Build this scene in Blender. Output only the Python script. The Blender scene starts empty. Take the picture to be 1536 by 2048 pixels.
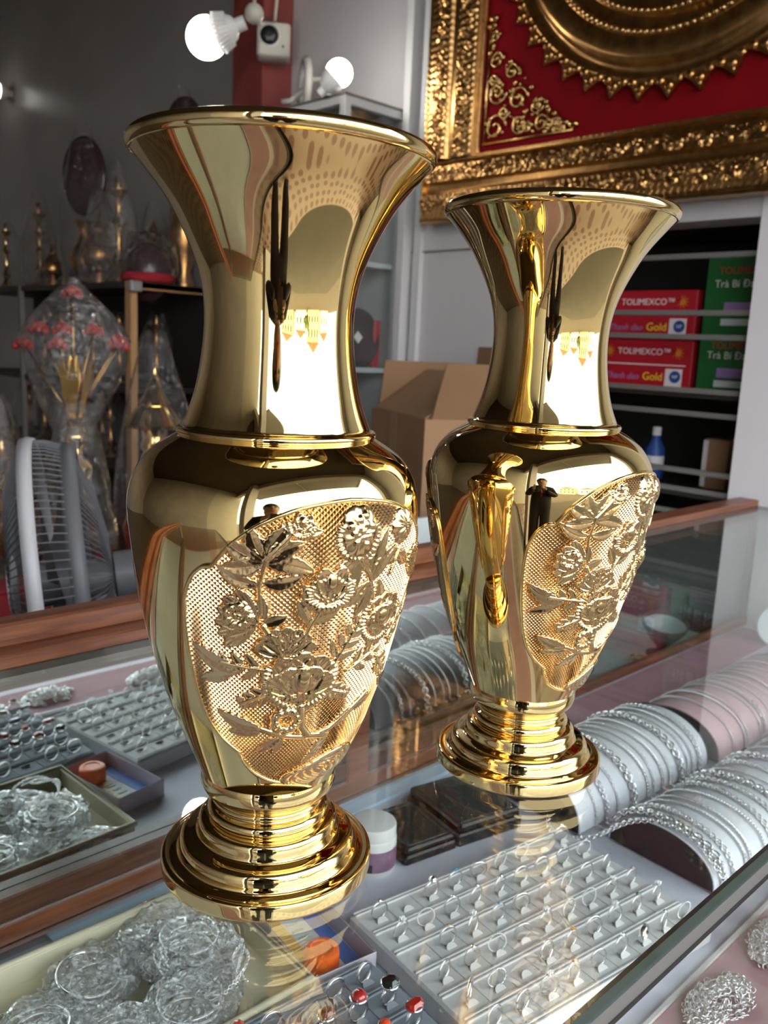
import bpy, math, random
import numpy as np
from mathutils import Matrix, Vector
random.seed(7); RNG = np.random.RandomState(5)
PI = math.pi
# ---------------------------------------------------------------- frame of reference
# x runs along the counter, y runs away from the street into the shop, z = 0 is the glass counter top (floor at -0.9)
SC = bpy.context.scene
COL = SC.collection
A = math.radians(44.8)
# ---------------------------------------------------------------- camera
cd = bpy.data.cameras.new('camera'); cam = bpy.data.objects.new('camera', cd); COL.objects.link(cam)
cd.sensor_fit = 'VERTICAL'; cd.sensor_height = 24.0; cd.lens = 24.0*1740/2048
cd.clip_start = 0.02; cd.clip_end = 100
cam.matrix_world = Matrix.Translation((0, 0, 0.3378)) @ Matrix.Rotation(-A, 4, 'Z') @ Matrix.Rotation(PI/2-0.1846, 4, 'X') @ Matrix.Rotation(0.0474, 4, 'Z')
cd.dof.use_dof = True; cd.dof.focus_distance = 0.58; cd.dof.aperture_fstop = 8.5
SC.camera = cam
# ---------------------------------------------------------------- world, sun, exposure
w = bpy.data.worlds.new('world'); SC.world = w; w.use_nodes = True
bg = w.node_tree.nodes['Background']; bg.inputs[0].default_value = (0.91, 0.945, 1.0, 1); bg.inputs[1].default_value = 1.15
sd = bpy.data.lights.new('sun', 'SUN'); sd.energy = 2.0; sd.angle = 0.02; sd.color = (1.0, 0.86, 0.66)
so = bpy.data.objects.new('sun', sd); COL.objects.link(so); so.location = (0, 2, 8)
so.rotation_euler = Vector((0.25, -0.75, -0.62)).to_track_quat('-Z', 'Y').to_euler()
vs = SC.view_settings
vs.view_transform = 'Standard'; vs.look = 'None'; vs.gamma = 1.0; vs.use_curve_mapping = False; vs.exposure = 2.35
cy = SC.cycles
cy.use_denoising = True; cy.max_bounces = 9; cy.diffuse_bounces = 3; cy.glossy_bounces = 6; cy.transmission_bounces = 4
cy.transparent_max_bounces = 24; cy.caustics_reflective = False; cy.caustics_refractive = False; cy.sample_clamp_indirect = 6.0
# ---------------------------------------------------------------- materials
def nmat(name):
    m = bpy.data.materials.new(name); m.use_nodes = True
    nt = m.node_tree; b = nt.nodes.get('Principled BSDF'); return m, nt, b
def nd(nt, t, **k):
    n = nt.nodes.new(t)
    for a, v in k.items(): setattr(n, a, v)
    return n
def pmat(name, col, rough=0.5, metal=0.0, noise=0.0, scale=20.0, col2=None, bump=0.0, bscale=None, spec=None, stretch=None, coat=0):
    m, nt, b = nmat(name)
    b.inputs['Base Color'].default_value = (*col, 1); b.inputs['Roughness'].default_value = rough; b.inputs['Metallic'].default_value = metal
    if spec is not None: b.inputs['Specular IOR Level'].default_value = spec
    if coat: b.inputs['Coat Weight'].default_value = coat
    if noise or col2 or bump:
        tc = nd(nt, 'ShaderNodeTexCoord'); mp = nd(nt, 'ShaderNodeMapping'); nt.links.new(tc.outputs['Object'], mp.inputs[0])
        if stretch: mp.inputs['Scale'].default_value = stretch
        nz = nd(nt, 'ShaderNodeTexNoise'); nz.inputs['Scale'].default_value = scale; nz.inputs['Detail'].default_value = 5
        nt.links.new(mp.outputs[0], nz.inputs['Vector'])
        if noise or col2:
            r = nd(nt, 'ShaderNodeValToRGB'); c2 = col2 or tuple(c*(1-noise) for c in col)
            r.color_ramp.elements[0].position = .35; r.color_ramp.elements[1].position = .68
            r.color_ramp.elements[0].color = (*c2, 1); r.color_ramp.elements[1].color = (*col, 1)
            nt.links.new(nz.outputs[0], r.inputs[0]); nt.links.new(r.outputs[0], b.inputs['Base Color'])
        if bump:
            n2 = nd(nt, 'ShaderNodeTexNoise'); n2.inputs['Scale'].default_value = bscale or scale; n2.inputs['Detail'].default_value = 4
            nt.links.new(mp.outputs[0], n2.inputs['Vector'])
            bp = nd(nt, 'ShaderNodeBump'); bp.inputs['Strength'].default_value = bump; bp.inputs['Distance'].default_value = .01
            nt.links.new(n2.outputs[0], bp.inputs['Height']); nt.links.new(bp.outputs[0], b.inputs['Normal'])
    return m
def emat(name, col, strength):
    m, nt, b = nmat(name); b.inputs['Base Color'].default_value = (*col, 1)
    b.inputs['Emission Color'].default_value = (*col, 1); b.inputs['Emission Strength'].default_value = strength; return m
def schlick(nt, f0, power=5.0):
    lw = nd(nt, 'ShaderNodeLayerWeight'); lw.inputs[0].default_value = .5
    p = nd(nt, 'ShaderNodeMath', operation='POWER'); nt.links.new(lw.outputs['Facing'], p.inputs[0]); p.inputs[1].default_value = power
    m1 = nd(nt, 'ShaderNodeMath', operation='MULTIPLY_ADD'); nt.links.new(p.outputs[0], m1.inputs[0]); m1.inputs[1].default_value = 1-f0; m1.inputs[2].default_value = f0
    return m1.outputs[0]
def glassmat(name, tint, f0=0.05, rough=0.0):                     # thin clear pane: see-through plus mirror reflection by Fresnel
    m, nt, b = nmat(name); nt.nodes.remove(b); out = nt.nodes['Material Output']
    t = nd(nt, 'ShaderNodeBsdfTransparent'); t.inputs[0].default_value = (*tint, 1)
    g = nd(nt, 'ShaderNodeBsdfGlossy'); g.inputs['Roughness'].default_value = rough; g.inputs[0].default_value = (1, 1, 1, 1)
    mx = nd(nt, 'ShaderNodeMixShader'); nt.links.new(schlick(nt, f0), mx.inputs[0]); nt.links.new(t.outputs[0], mx.inputs[1]); nt.links.new(g.outputs[0], mx.inputs[2])
    nt.links.new(mx.outputs[0], out.inputs[0]); return m
def filmmat(name, tint=(.97, .97, .97), haze=.10, gloss=.12, rough=.06, wrinkle=.6, ws=60):   # crinkled clear plastic film
    m, nt, b = nmat(name); nt.nodes.remove(b); out = nt.nodes['Material Output']
    tc = nd(nt, 'ShaderNodeTexCoord'); nz = nd(nt, 'ShaderNodeTexNoise'); nz.inputs['Scale'].default_value = ws; nz.inputs['Detail'].default_value = 3
    nz.inputs['Distortion'].default_value = 1.5
    nt.links.new(tc.outputs['Object'], nz.inputs['Vector'])
    bp = nd(nt, 'ShaderNodeBump'); bp.inputs['Strength'].default_value = wrinkle; bp.inputs['Distance'].default_value = .02
    nt.links.new(nz.outputs[0], bp.inputs['Height'])
    t = nd(nt, 'ShaderNodeBsdfTransparent'); t.inputs[0].default_value = (*tint, 1)
    d = nd(nt, 'ShaderNodeBsdfDiffuse'); d.inputs[0].default_value = (.85, .86, .88, 1); nt.links.new(bp.outputs[0], d.inputs['Normal'])
    g = nd(nt, 'ShaderNodeBsdfGlossy'); g.inputs['Roughness'].default_value = rough; nt.links.new(bp.outputs[0], g.inputs['Normal'])
    r = nd(nt, 'ShaderNodeValToRGB'); r.color_ramp.elements[0].position = .40; r.color_ramp.elements[1].position = .75
    r.color_ramp.elements[0].color = (haze*.35,)*3+(1,); r.color_ramp.elements[1].color = (min(haze*2.6, .9),)*3+(1,)
    nt.links.new(nz.outputs[0], r.inputs[0])
    m1 = nd(nt, 'ShaderNodeMixShader'); nt.links.new(r.outputs[0], m1.inputs[0]); nt.links.new(t.outputs[0], m1.inputs[1]); nt.links.new(d.outputs[0], m1.inputs[2])
    m2 = nd(nt, 'ShaderNodeMixShader'); nt.links.new(schlick(nt, gloss, 3.0), m2.inputs[0]); nt.links.new(m1.outputs[0], m2.inputs[1]); nt.links.new(g.outputs[0], m2.inputs[2])
    nt.links.new(m2.outputs[0], out.inputs[0]); return m
def woodmat(name, c1, c2, rough=.35, stretch=(3, 40, 40)):
    return pmat(name, c1, rough, col2=c2, scale=4, stretch=stretch, bump=.05, bscale=6)
def tilemat(name, c1, c2, sx=6.0, mark=.12):
    m, nt, b = nmat(name)
    tc = nd(nt, 'ShaderNodeTexCoord'); vo = nd(nt, 'ShaderNodeTexVoronoi'); vo.voronoi_dimensions = '2D'; vo.inputs['Scale'].default_value = sx; vo.inputs['Randomness'].default_value = .25
    nt.links.new(tc.outputs['Object'], vo.inputs['Vector'])
    r = nd(nt, 'ShaderNodeValToRGB'); r.color_ramp.elements[0].position = mark; r.color_ramp.elements[1].position = mark+.06
    r.color_ramp.elements[0].color = (*c2, 1); r.color_ramp.elements[1].color = (*c1, 1)
    nt.links.new(vo.outputs['Distance'], r.inputs[0]); nt.links.new(r.outputs[0], b.inputs['Base Color']); b.inputs['Roughness'].default_value = .35
    return m
M = dict(
    gold=pmat('polished_gold', (0.94, 0.71, 0.33), .035, 1.0),
    gold_relief=pmat('relief_gold', (0.86, 0.63, 0.33), .13, 1.0),
    gold_knurl=pmat('textured_gold', (0.74, 0.51, 0.27), .14, 1.0),
    brass=pmat('old_brass', (0.80, 0.52, 0.20), .22, 1.0, noise=.35, scale=40, bump=.2, bscale=120),
    brass_dark=pmat('dark_brass', (0.76, 0.42, 0.15), .30, 1.0, noise=.4, scale=30),
    brass_carved=pmat('carved_brass', (.68, .37, .13), .30, 1.0, noise=.3, scale=60),
    silver=pmat('silver', (.90, .90, .91), .09, 1.0),
    glass=glassmat('counter_glass', (.955, .975, .965)),
    clear=glassmat('clear_pane', (.93, .96, .95)),
    edge=pmat('glass_edge', (.02, .045, .04), .08, spec=.8),
    mirror=pmat('mirror', (.80, .85, .84), .015, 1.0),
    alu=pmat('aluminium', (.72, .73, .74), .3, 1.0),
    alu_white=pmat('white_aluminium', (.62, .62, .62), .4),
    wood=woodmat('brown_wood', (.27, .10, .045), (.15, .05, .025)),
    wood_dark=woodmat('dark_wood', (.13, .06, .035), (.07, .03, .02)),
    wood_tan=woodmat('tan_wood', (.62, .36, .17), (.5, .28, .12), stretch=(40, 40, 3)),
    lavender=pmat('lavender_liner', (.72, .73, .84), .6, noise=.06, scale=10),
    tray_pale=pmat('pale_tray_foam', (.80, .785, .785), .7, noise=.06, scale=90, bump=.05, bscale=600),
    tray_grey=pmat('grey_tray_foam', (.36, .39, .45), .7, noise=.08, scale=90, bump=.05, bscale=600),
    beige=pmat('beige_plastic', (.84, .77, .56), .4, noise=.08, scale=12),
    lilac=pmat('lilac_plastic', (.66, .60, .68), .4),
    white=pmat('white_plastic', (.80, .80, .79), .4),
    purple=pmat('purple_label', (.30, .16, .26), .5, noise=.3, scale=60),
    orange=pmat('orange_plastic', (1.0, .17, .025), .35),
    black=pmat('black_plastic', (.012, .013, .014), .25),
    blackcloth=pmat('black_velvet', (.018, .02, .02), .8),
    standw=pmat('white_velvet_stand', (.80, .82, .88), .65, noise=.04, scale=40),
    standp=pmat('pink_velvet_stand', (.74, .50, .52), .75, noise=.06, scale=40),
    pinkcloth=pmat('pink_cloth', (.58, .33, .38), .8, noise=.12, scale=14),
    film=filmmat('clear_film', haze=.28, gloss=.16, ws=85, wrinkle=.8),
    film3=filmmat('shelf_film', (.94, .93, .92), haze=.012, gloss=.045, rough=.04, wrinkle=1.0, ws=34),
    film2=filmmat('dusty_film', (.90, .88, .86), haze=.055, gloss=.06, rough=.07, wrinkle=.9, ws=24),
    bangle=pmat('bangle_silver', (.90, .91, .92), .10, 1.0),
    rail_grey=pmat('rail_grey_metal', (.30, .31, .31), .38, .7), paper=pmat('pale_paper', (.75, .78, .80), .7),
    blue=pmat('blue_print', (.10, .20, .60), .5), yellow=pmat('yellow_print', (.80, .58, .18), .5), amber=pmat('amber_print', (.75, .33, .06), .5), greenp=pmat('green_print', (.40, .60, .46), .5),
    white_col=pmat('white_column_paint', (.80, .775, .78), .55, noise=.05, scale=3), wallw=pmat('white_wall_paint', (.58, .565, .57), .55, noise=.05, scale=3),
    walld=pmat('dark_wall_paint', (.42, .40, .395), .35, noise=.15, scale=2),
    cream=pmat('cream_paint', (.52, .51, .45), .6, noise=.06, scale=3),
    ceil=pmat('ceiling_paint', (.10, .075, .05), .7, noise=.1, scale=2),
    tile_red=pmat('red_tile', (.30, .065, .06), .18, noise=.3, scale=5),
    grout=pmat('grout', (.45, .30, .27), .7),
    velvet=pmat('red_velvet', (.26, .004, .008), .85, spec=.12, noise=.15, scale=8),
    card=pmat('cardboard', (.40, .23, .12), .75, noise=.08, scale=12), card_in=pmat('cardboard_inside', (.34, .195, .10), .8, noise=.08, scale=12),
    tape=pmat('brown_tape', (.36, .22, .12), .3),
    redbox=pmat('red_carton', (.46, .010, .022), .4), redside=pmat('dark_red_carton', (.30, .008, .014), .4), greenbox=pmat('green_carton', (.012, .13, .025), .45),
    textw=pmat('white_ink', (.85, .78, .78), .5), texty=pmat('yellow_ink', (.95, .72, .03), .5), textv=pmat('violet_ink', (.36, .22, .50), .5), textr=pmat('red_ink', (.55, .05, .05), .5),
    navy=pmat('navy_ink', (.02, .08, .30), .5), sun=pmat('orange_ink', (.70, .22, .02), .5),
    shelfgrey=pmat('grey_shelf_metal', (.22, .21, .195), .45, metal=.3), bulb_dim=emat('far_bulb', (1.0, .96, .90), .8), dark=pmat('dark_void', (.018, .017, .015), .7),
    shelfdark=pmat('dark_shelf_board', (.03, .028, .024), .5, noise=.3, scale=10),
    redcush=pmat('red_plush', (.42, .02, .03), .9, bump=.6, bscale=90),
    dome=pmat('purple_dome', (.05, .025, .03), .18),
    fanw=pmat('fan_white', (.55, .55, .56), .4), fand=pmat('fan_grey', (.14, .14, .15), .45),
    bluebox=pmat('blue_grey_plastic', (.28, .33, .44), .45), redcloth=pmat('red_cloth', (.35, .02, .03), .8, noise=.3, scale=10),
    petal=pmat('red_petal', (.62, .06, .05), .5), lotus=pmat('gold_lotus', (.85, .55, .12), .3, metal=.8),
    bulb=emat('lit_bulb', (1.0, .96, .90), 8.0),
    skin=pmat('skin', (.55, .34, .25), .5), hair=pmat('black_hair', (.012, .010, .009), .4), jacket=pmat('black_jacket', (.012, .012, .014), .8, noise=.3, scale=20), jeans=pmat('dark_trousers', (.02, .022, .03), .8), shirt=pmat('red_shirt', (.16, .015, .015), .8),
    floor=tilemat('patterned_floor_tile', (.20, .15, .115), (.105, .045, .032), 7.0, .27),
    street=pmat('concrete', (.075, .070, .060), .95, noise=.1, scale=1.2, spec=.1), facade=pmat('ochre_render', (.80, .60, .34), .8, noise=.12, scale=.6), facade2=pmat('white_render', (.78, .72, .62), .8, noise=.1, scale=.6), winglass=pmat('dark_window', (.05, .06, .07), .1), roof=pmat('roof_tile', (.35, .10, .06), .7), leafg=pmat('tree_leaf', (.07, .12, .03), .7, noise=.4, scale=3), bark=pmat('bark', (.12, .08, .05), .8),
    awning=pmat('grey_awning', (.34, .35, .35), .6), teal_dim=pmat('grey_green_board', (.74, .80, .77), .6, noise=.1, scale=5), light_band_blue=pmat('painted_light_pale_blue', (.58, .80, .96), .5), teal=pmat('teal_grey_panel', (.74, .80, .78), .6, noise=.1, scale=5), bowlin=pmat('white_enamel', (.62, .70, .70), .3), goldring=pmat('yellow_gold', (.9, .6, .12), .15, 1.0), hose=pmat('grey_tape', (.45, .43, .40), .5), camw=pmat('ivory_plastic', (.62, .60, .52), .4),
    red_gem=pmat('red_stone', (.55, .015, .01), .06, spec=.9, coat=.8), black_gem=pmat('black_stone', (.01, .01, .012), .06, coat=.8), blue_gem=pmat('blue_stone', (.02, .38, .75), .08, coat=.8), violet_gem=pmat('violet_stone', (.14, .06, .20), .08, coat=.8), clear_gem=pmat('clear_stone', (.9, .92, .95), .05, 1.0), amber_gem=pmat('amber_stone', (.75, .32, .03), .08, coat=.8), green_gem=pmat('green_stone', (.01, .22, .08), .08, coat=.8), coral_gem=pmat('coral_stone', (.95, .10, .03), .3), brown_gem=pmat('brown_stone', (.22, .05, .03), .08, coat=.8), petal_dull=pmat('dusty_petal', (.42, .05, .04), .5), pink_gem=pmat('pink_stone', (.75, .35, .35), .2), navy_gem=pmat('navy_stone', (.03, .05, .12), .08, coat=.8),
)
# ---------------------------------------------------------------- mesh helpers
class MB:
    def __init__(s): s.v = []; s.f = []
    def add(s, vs, fs):
        o = len(s.v); s.v += [tuple(p) for p in vs]; s.f += [tuple(o+i for i in f) for f in fs]; return s
    def box(s, c, d, rz=0.0, bev=0.0, ry=0.0):
        x, y, z = d[0]/2, d[1]/2, d[2]/2
        if bev <= 0:
            vs = [(a*x, b*y, e*z) for e in (-1, 1) for b in (-1, 1) for a in (-1, 1)]
            fs = [(0, 2, 3, 1), (4, 5, 7, 6), (0, 1, 5, 4), (2, 6, 7, 3), (0, 4, 6, 2), (1, 3, 7, 5)]
        else:                                                      # chamfered top and bottom and corners
            b = min(bev, x*.9, y*.9, z*.9)
            def ring(ix, zz):
                X, Y = x-ix, y-ix; k = b
                return [(-X+k, -Y, zz), (X-k, -Y, zz), (X, -Y+k, zz), (X, Y-k, zz), (X-k, Y, zz), (-X+k, Y, zz), (-X, Y-k, zz), (-X, -Y+k, zz)]
            vs = ring(b*.7, -z)+ring(0, -z+b*.7)+ring(0, z-b*.7)+ring(b*.7, z)
            fs = [tuple(range(7, -1, -1)), tuple(range(24, 32))]
            for k in range(3):
                for i in range(8): j = (i+1) % 8; fs.append((k*8+i, k*8+j, k*8+8+j, k*8+8+i))
        m = Matrix.Translation(c) @ Matrix.Rotation(rz, 4, 'Z') @ Matrix.Rotation(ry, 4, 'Y')
        return s.add([m @ Vector(p) for p in vs], fs)
    def lathe(s, prof, c=(0, 0, 0), seg=48, a0=0, a1=2*PI, mat=None):
        full = abs(a1-a0-2*PI) < 1e-6; n = seg if full else seg+1; vs = []; fs = []
        for (r, z) in prof:
            for i in range(n):
                a = a0+(a1-a0)*i/seg; vs.append((r*math.cos(a), r*math.sin(a), z))
        for k in range(len(prof)-1):
            for i in range(seg):
                j = (i+1) % n; fs.append((k*n+i, k*n+j, (k+1)*n+j, (k+1)*n+i))
        T = Matrix.Translation(c) @ (mat or Matrix())
        return s.add([T @ Vector(p) for p in vs], fs)
    def tube(s, pts, r, seg=8, closed=False, cap=True):
        P = [Vector(p) for p in pts]; n = len(P); R = r if hasattr(r, '__len__') else [r]*n; vs = []; fs = []
        up = None
        for i in range(n):
            if closed: t = P[(i+1) % n]-P[i-1]
            else: t = P[min(i+1, n-1)]-P[max(i-1, 0)]
            t = t.normalized() if t.length > 1e-9 else Vector((0, 0, 1))
            if up is None: up = t.orthogonal().normalized()
            else:
                up = up-t*up.dot(t)
                up = up.normalized() if up.length > 1e-6 else t.orthogonal().normalized()
            b = t.cross(up)
            for k in range(seg):
                a = 2*PI*k/seg; vs.append(P[i]+(up*math.cos(a)+b*math.sin(a))*R[i])
        for i in range(n if closed else n-1):
            j = (i+1) % n
            for k in range(seg): l = (k+1) % seg; fs.append((i*seg+k, i*seg+l, j*seg+l, j*seg+k))
        if cap and not closed: fs.append(tuple(range(seg-1, -1, -1))); fs.append(tuple((n-1)*seg+k for k in range(seg)))
        return s.add(vs, fs)
    def torus(s, c, R, r, rot=None, n=24, k=8, sx=1.0):
        pts = [(R*math.cos(2*PI*i/n)*sx, R*math.sin(2*PI*i/n), 0) for i in range(n)]
        T = Matrix.Translation(c) @ (rot.to_4x4() if rot is not None else Matrix())
        return s.tube([T @ Vector(p) for p in pts], r, k, closed=True)
    def ball(s, c, r, n=12, k=8, sc=(1, 1, 1)):
        prof = [(max(r*math.sin(PI*i/k), 1e-5), -r*math.cos(PI*i/k)) for i in range(k+1)]
        return s.lathe(prof, c, n, mat=Matrix.Diagonal((*sc, 1)))
    def prism(s, poly, y0, y1, frame=None):                        # polygon in local x,z extruded along local y
        n = len(poly); vs = [(x, y0, z) for x, z in poly]+[(x, y1, z) for x, z in poly]
        fs = [tuple(range(n)), tuple(range(2*n-1, n-1, -1))]+[(i, i+n, (i+1) % n+n, (i+1) % n) for i in range(n)]
        F = frame or Matrix()
        return s.add([F @ Vector(p) for p in vs], fs)
    def build(s, name, mat, parent=None, smooth=False, auto=None):
        me = bpy.data.meshes.new(name); me.from_pydata(s.v, [], s.f); me.update()
        return mkobj(name, me, mat, parent, smooth, auto)
def mkobj(name, me, mat, parent=None, smooth=False, auto=None):
    if not me.materials: me.materials.append(M[mat] if isinstance(mat, str) else mat)
    if smooth:
        me.polygons.foreach_set('use_smooth', [True]*len(me.polygons))
        if auto: me.set_sharp_from_angle(angle=math.radians(auto))
    o = bpy.data.objects.new(name, me); COL.objects.link(o)
    if parent is not None: o.parent = parent
    return o
def tag(o, label=None, cat=None, group=None, kind=None):
    if label: o['label'] = label
    if cat: o['category'] = cat
    if group: o['group'] = group
    if kind: o['kind'] = kind
    return o
def thing(name, label, cat, loc=(0, 0, 0), rz=0.0, group=None):
    o = bpy.data.objects.new(name, None); COL.objects.link(o); o.empty_display_size = .05
    o.location = loc; o.rotation_euler = (0, 0, rz); return tag(o, label, cat, group)
def struct(o): o['kind'] = 'structure'; return o
def dup(root, loc=None, rz=None, label=None, group=None, scale=None):
    r = root.copy(); COL.objects.link(r)
    if loc is not None: r.location = loc
    if rz is not None: r.rotation_euler = (0, 0, rz)
    if label: r['label'] = label
    if group: r['group'] = group
    if scale is not None: r.scale = (scale,)*3
    for ch in list(root.children):
        c = ch.copy(); COL.objects.link(c); c.parent = r
        for g in list(ch.children):
            d = g.copy(); COL.objects.link(d); d.parent = c
    return r
def inst(o, loc, rot=None, parent=None, name=None):
    c = bpy.data.objects.new(name or o.name.split('.')[0], o.data); COL.objects.link(c); c.location = loc
    if rot is not None: c.rotation_euler = rot
    if parent is not None: c.parent = parent
    return c
def text(name, body, size, mat, frame, parent, ext=.0004, align='CENTER', shear=0.0):
    cu = bpy.data.curves.new(name, 'FONT'); cu.body = body; cu.size = size; cu.extrude = ext; cu.align_x = align; cu.align_y = 'CENTER'; cu.shear = shear; cu.resolution_u = 3
    t = bpy.data.objects.new('tmp_text', cu); COL.objects.link(t)
    dg = bpy.context.evaluated_depsgraph_get(); me = bpy.data.meshes.new_from_object(t.evaluated_get(dg))
    bpy.data.objects.remove(t); me.name = name; me.materials.clear()
    o = mkobj(name, me, mat, parent); o.matrix_local = frame; return o
def spline(pts, n):                                                # natural cubic spline through points, chord-length parameter
    P = np.array(pts, float); d = np.r_[0, np.cumsum(np.linalg.norm(np.diff(P, axis=0), axis=1))]; N = len(P)
    h = np.diff(d); Aq = np.zeros((N, N)); R = np.zeros((N, P.shape[1])); Aq[0, 0] = Aq[-1, -1] = 1
    for i in range(1, N-1):
        Aq[i, i-1] = h[i-1]; Aq[i, i] = 2*(h[i-1]+h[i]); Aq[i, i+1] = h[i]; R[i] = 6*((P[i+1]-P[i])/h[i]-(P[i]-P[i-1])/h[i-1])
    m = np.linalg.solve(Aq, R); t = np.linspace(0, d[-1], n); k = np.clip(np.searchsorted(d, t, 'right')-1, 0, N-2)
    a = (d[k+1]-t)[:, None]; b = (t-d[k])[:, None]; hk = h[k][:, None]
    return (m[k]*a**3+m[k+1]*b**3)/(6*hk)+(P[k]/hk-m[k]*hk/6)*a+(P[k+1]/hk-m[k+1]*hk/6)*b
# ================================================================ ROOM SHELL
U1 = 2.2; FZ = -0.9
struct(MB().box((0.05, 2.85, FZ-.05), (5.6, 7.5, .1)).build('floor', 'floor'))
struct(MB().box((0, -15.9, FZ-.07), (60, 30, .1)).build('ground', 'street'))
struct(MB().box((0.05, 2.8, 2.65), (5.6, 7.6, .1)).build('ceiling', 'ceil'))
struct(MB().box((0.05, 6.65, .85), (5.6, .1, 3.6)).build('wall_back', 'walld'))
struct(MB().box((-2.75, -.35, .85), (.1, 1.3, 3.6)).build('wall_left', 'cream'))
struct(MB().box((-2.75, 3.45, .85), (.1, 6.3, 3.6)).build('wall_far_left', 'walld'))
mb = MB()                                                           # right wall, white, with an alcove under the picture
def wl(y0, y1, z0, z1, x0=U1, x1=U1+.12): mb.box(((x0+x1)/2, (y0+y1)/2, (z0+z1)/2), (x1-x0, y1-y0, z1-z0))
wl(1.66, 2.95, FZ, 2.6); wl(.955, 1.66, .70, 2.6); wl(.955, 1.66, FZ, -.45)
struct(mb.build('wall_right', 'wallw'))
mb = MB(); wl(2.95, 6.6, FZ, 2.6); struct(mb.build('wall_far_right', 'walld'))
mb = MB(); wl(.3, .955, FZ, 2.6, U1-.004, U1+.55); struct(mb.build('column_white', 'white_col'))
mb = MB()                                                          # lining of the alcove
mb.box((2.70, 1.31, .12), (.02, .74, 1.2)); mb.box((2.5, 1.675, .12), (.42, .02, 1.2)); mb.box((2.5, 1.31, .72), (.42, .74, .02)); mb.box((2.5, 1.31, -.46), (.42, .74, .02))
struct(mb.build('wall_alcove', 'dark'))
mb = MB().box((2.50, -.80, .85), (.5, .16, 3.6)); mb.box((2.75, -.25, .85), (.1, 1.2, 3.6)); struct(mb.build('wall_front_right', 'cream'))
struct(MB().box((-1.35, -.62, .85), (.26, .26, 3.6)).build('column_front', 'wallw'))
struct(MB().box((0.05, -.75, 2.42), (5.6, .18, .46)).build('wall_front_beam', 'cream'))
# red tiled pillar: core with tiles on the two faces that show
pil = struct(MB().box((2.135, 2.92, .85), (.13, .18, 3.5)).build('pillar_red', 'grout'))
tl = MB().box((0, 0, 0), (.008, .194, .296), bev=.003).build('tile', 'tile_red', pil)
tl2 = MB().box((0, 0, 0), (.136, .008, .296), bev=.003).build('tile', 'tile_red', pil)
first = True
for k in range(12):
    z = FZ+.16+.3*k
    if k == 0: tl.location = (2.066, 2.92, z); tl2.location = (2.132, 2.826, z)
    else: inst(tl, (2.066, 2.92, z), parent=pil); inst(tl2, (2.132, 2.826, z), parent=pil)
struct(MB().box((2.185, 3.08, .85), (.03, .035, 3.5)).build('trim_1', 'alu_white'))
mb = MB(); mb.box((2.175, 2.15, .3), (.05, .03, 2.3)); mb.box((2.19, 2.10, .3), (.02, .03, 2.3)); struct(mb.build('trim_2', 'alu_white'))
struct(MB().box((2.196, 1.9, .665), (.006, .5, .004)).build('trim_3', 'shelfgrey'))
# ================================================================ STREET SIDE (seen only in the gold)
aw = thing('awning', 'grey shopfront awning over the pavement, mirrored in the vases', 'awning', (0, -.9, 2.35))
MB().box((0, -.45, -.02), (4.6, .85, .02)).build('canopy', 'awning', aw)
for x in (-2.2, 0, 2.2): MB().box((x, -.45, -.05), (.03, .85, .04)).build('rib', 'alu', aw)
def building(x, y, wd, dp, ht, wall, label, nx, nz):
    b = thing('building', label, 'building', (x, y, FZ))
    MB().box((0, 0, ht/2), (wd, dp, ht)).build('wall', wall, b)
    MB().prism([(-wd/2-.2, ht), (wd/2+.2, ht), (0, ht+.9)], -dp/2-.2, dp/2+.2).build('roof', 'roof', b)
    wn = None
    for i in range(nx):
        for k in range(nz):
            p = (-wd/2+wd*(i+.5)/nx, dp/2+.02, .9+(ht-.6)*(k+.3)/nz)
            if wn is None: wn = MB().box((0, 0, 0), (.7, .06, .9)).build('window', 'winglass', b); wn.location = p
            else: inst(wn, p, parent=b)
building(-10, -22, 7, 4, 3.9, 'facade', 'ochre building across the street at the left', 4, 2)
building(-2.0, -23, 6, 4, 3.2, 'facade2', 'low white building across the street', 3, 1)
building(5.5, -22, 7, 4, 4.2, 'facade', 'ochre building across the street at the right', 4, 2)
building(14, -23, 7, 4, 3.4, 'facade2', 'white building furthest right across the street', 3, 1)
def tree(x, y, h, label):
    t = thing('tree', label, 'tree', (x, y, FZ))
    MB().tube([(0, 0, 0), (.05, 0, h*.4), (0, .05, h*.6)], [.14, .1, .07], 8).build('trunk', 'bark', t)
    mb = MB()
    for k in range(9): mb.ball((random.uniform(-.7, .7), random.uniform(-.6, .6), h*.7+random.uniform(-.5, .6)), random.uniform(.45, .7), 10, 7)
    mb.build('crown', 'leafg', t, True)
tree(1.3, -16.0, 2.6, 'green street tree across the road, mirrored in the vases')
# ================================================================ PHOTOGRAPHER (seen only in the gold)
def skinned(name, pts, edges, rad, mat, parent, sub=2, root=0):
    me = bpy.data.meshes.new(name); me.from_pydata(pts, edges, []); o = bpy.data.objects.new(name, me); COL.objects.link(o)
    sm = o.modifiers.new('skin', 'SKIN'); me.skin_vertices.new() if not me.skin_vertices else None
    for i, r in enumerate(rad):
        rr = r if hasattr(r, '__len__') else (r, r)
        me.skin_vertices[0].data[i].radius = rr; me.skin_vertices[0].data[i].use_root = (i == root)
    ss = o.modifiers.new('sub', 'SUBSURF'); ss.levels = ss.render_levels = sub
    dg = bpy.context.evaluated_depsgraph_get(); m2 = bpy.data.meshes.new_from_object(o.evaluated_get(dg)); bpy.data.objects.remove(o)
    m2.name = name; m2.materials.clear(); return mkobj(name, m2, mat, parent, True)
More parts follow.
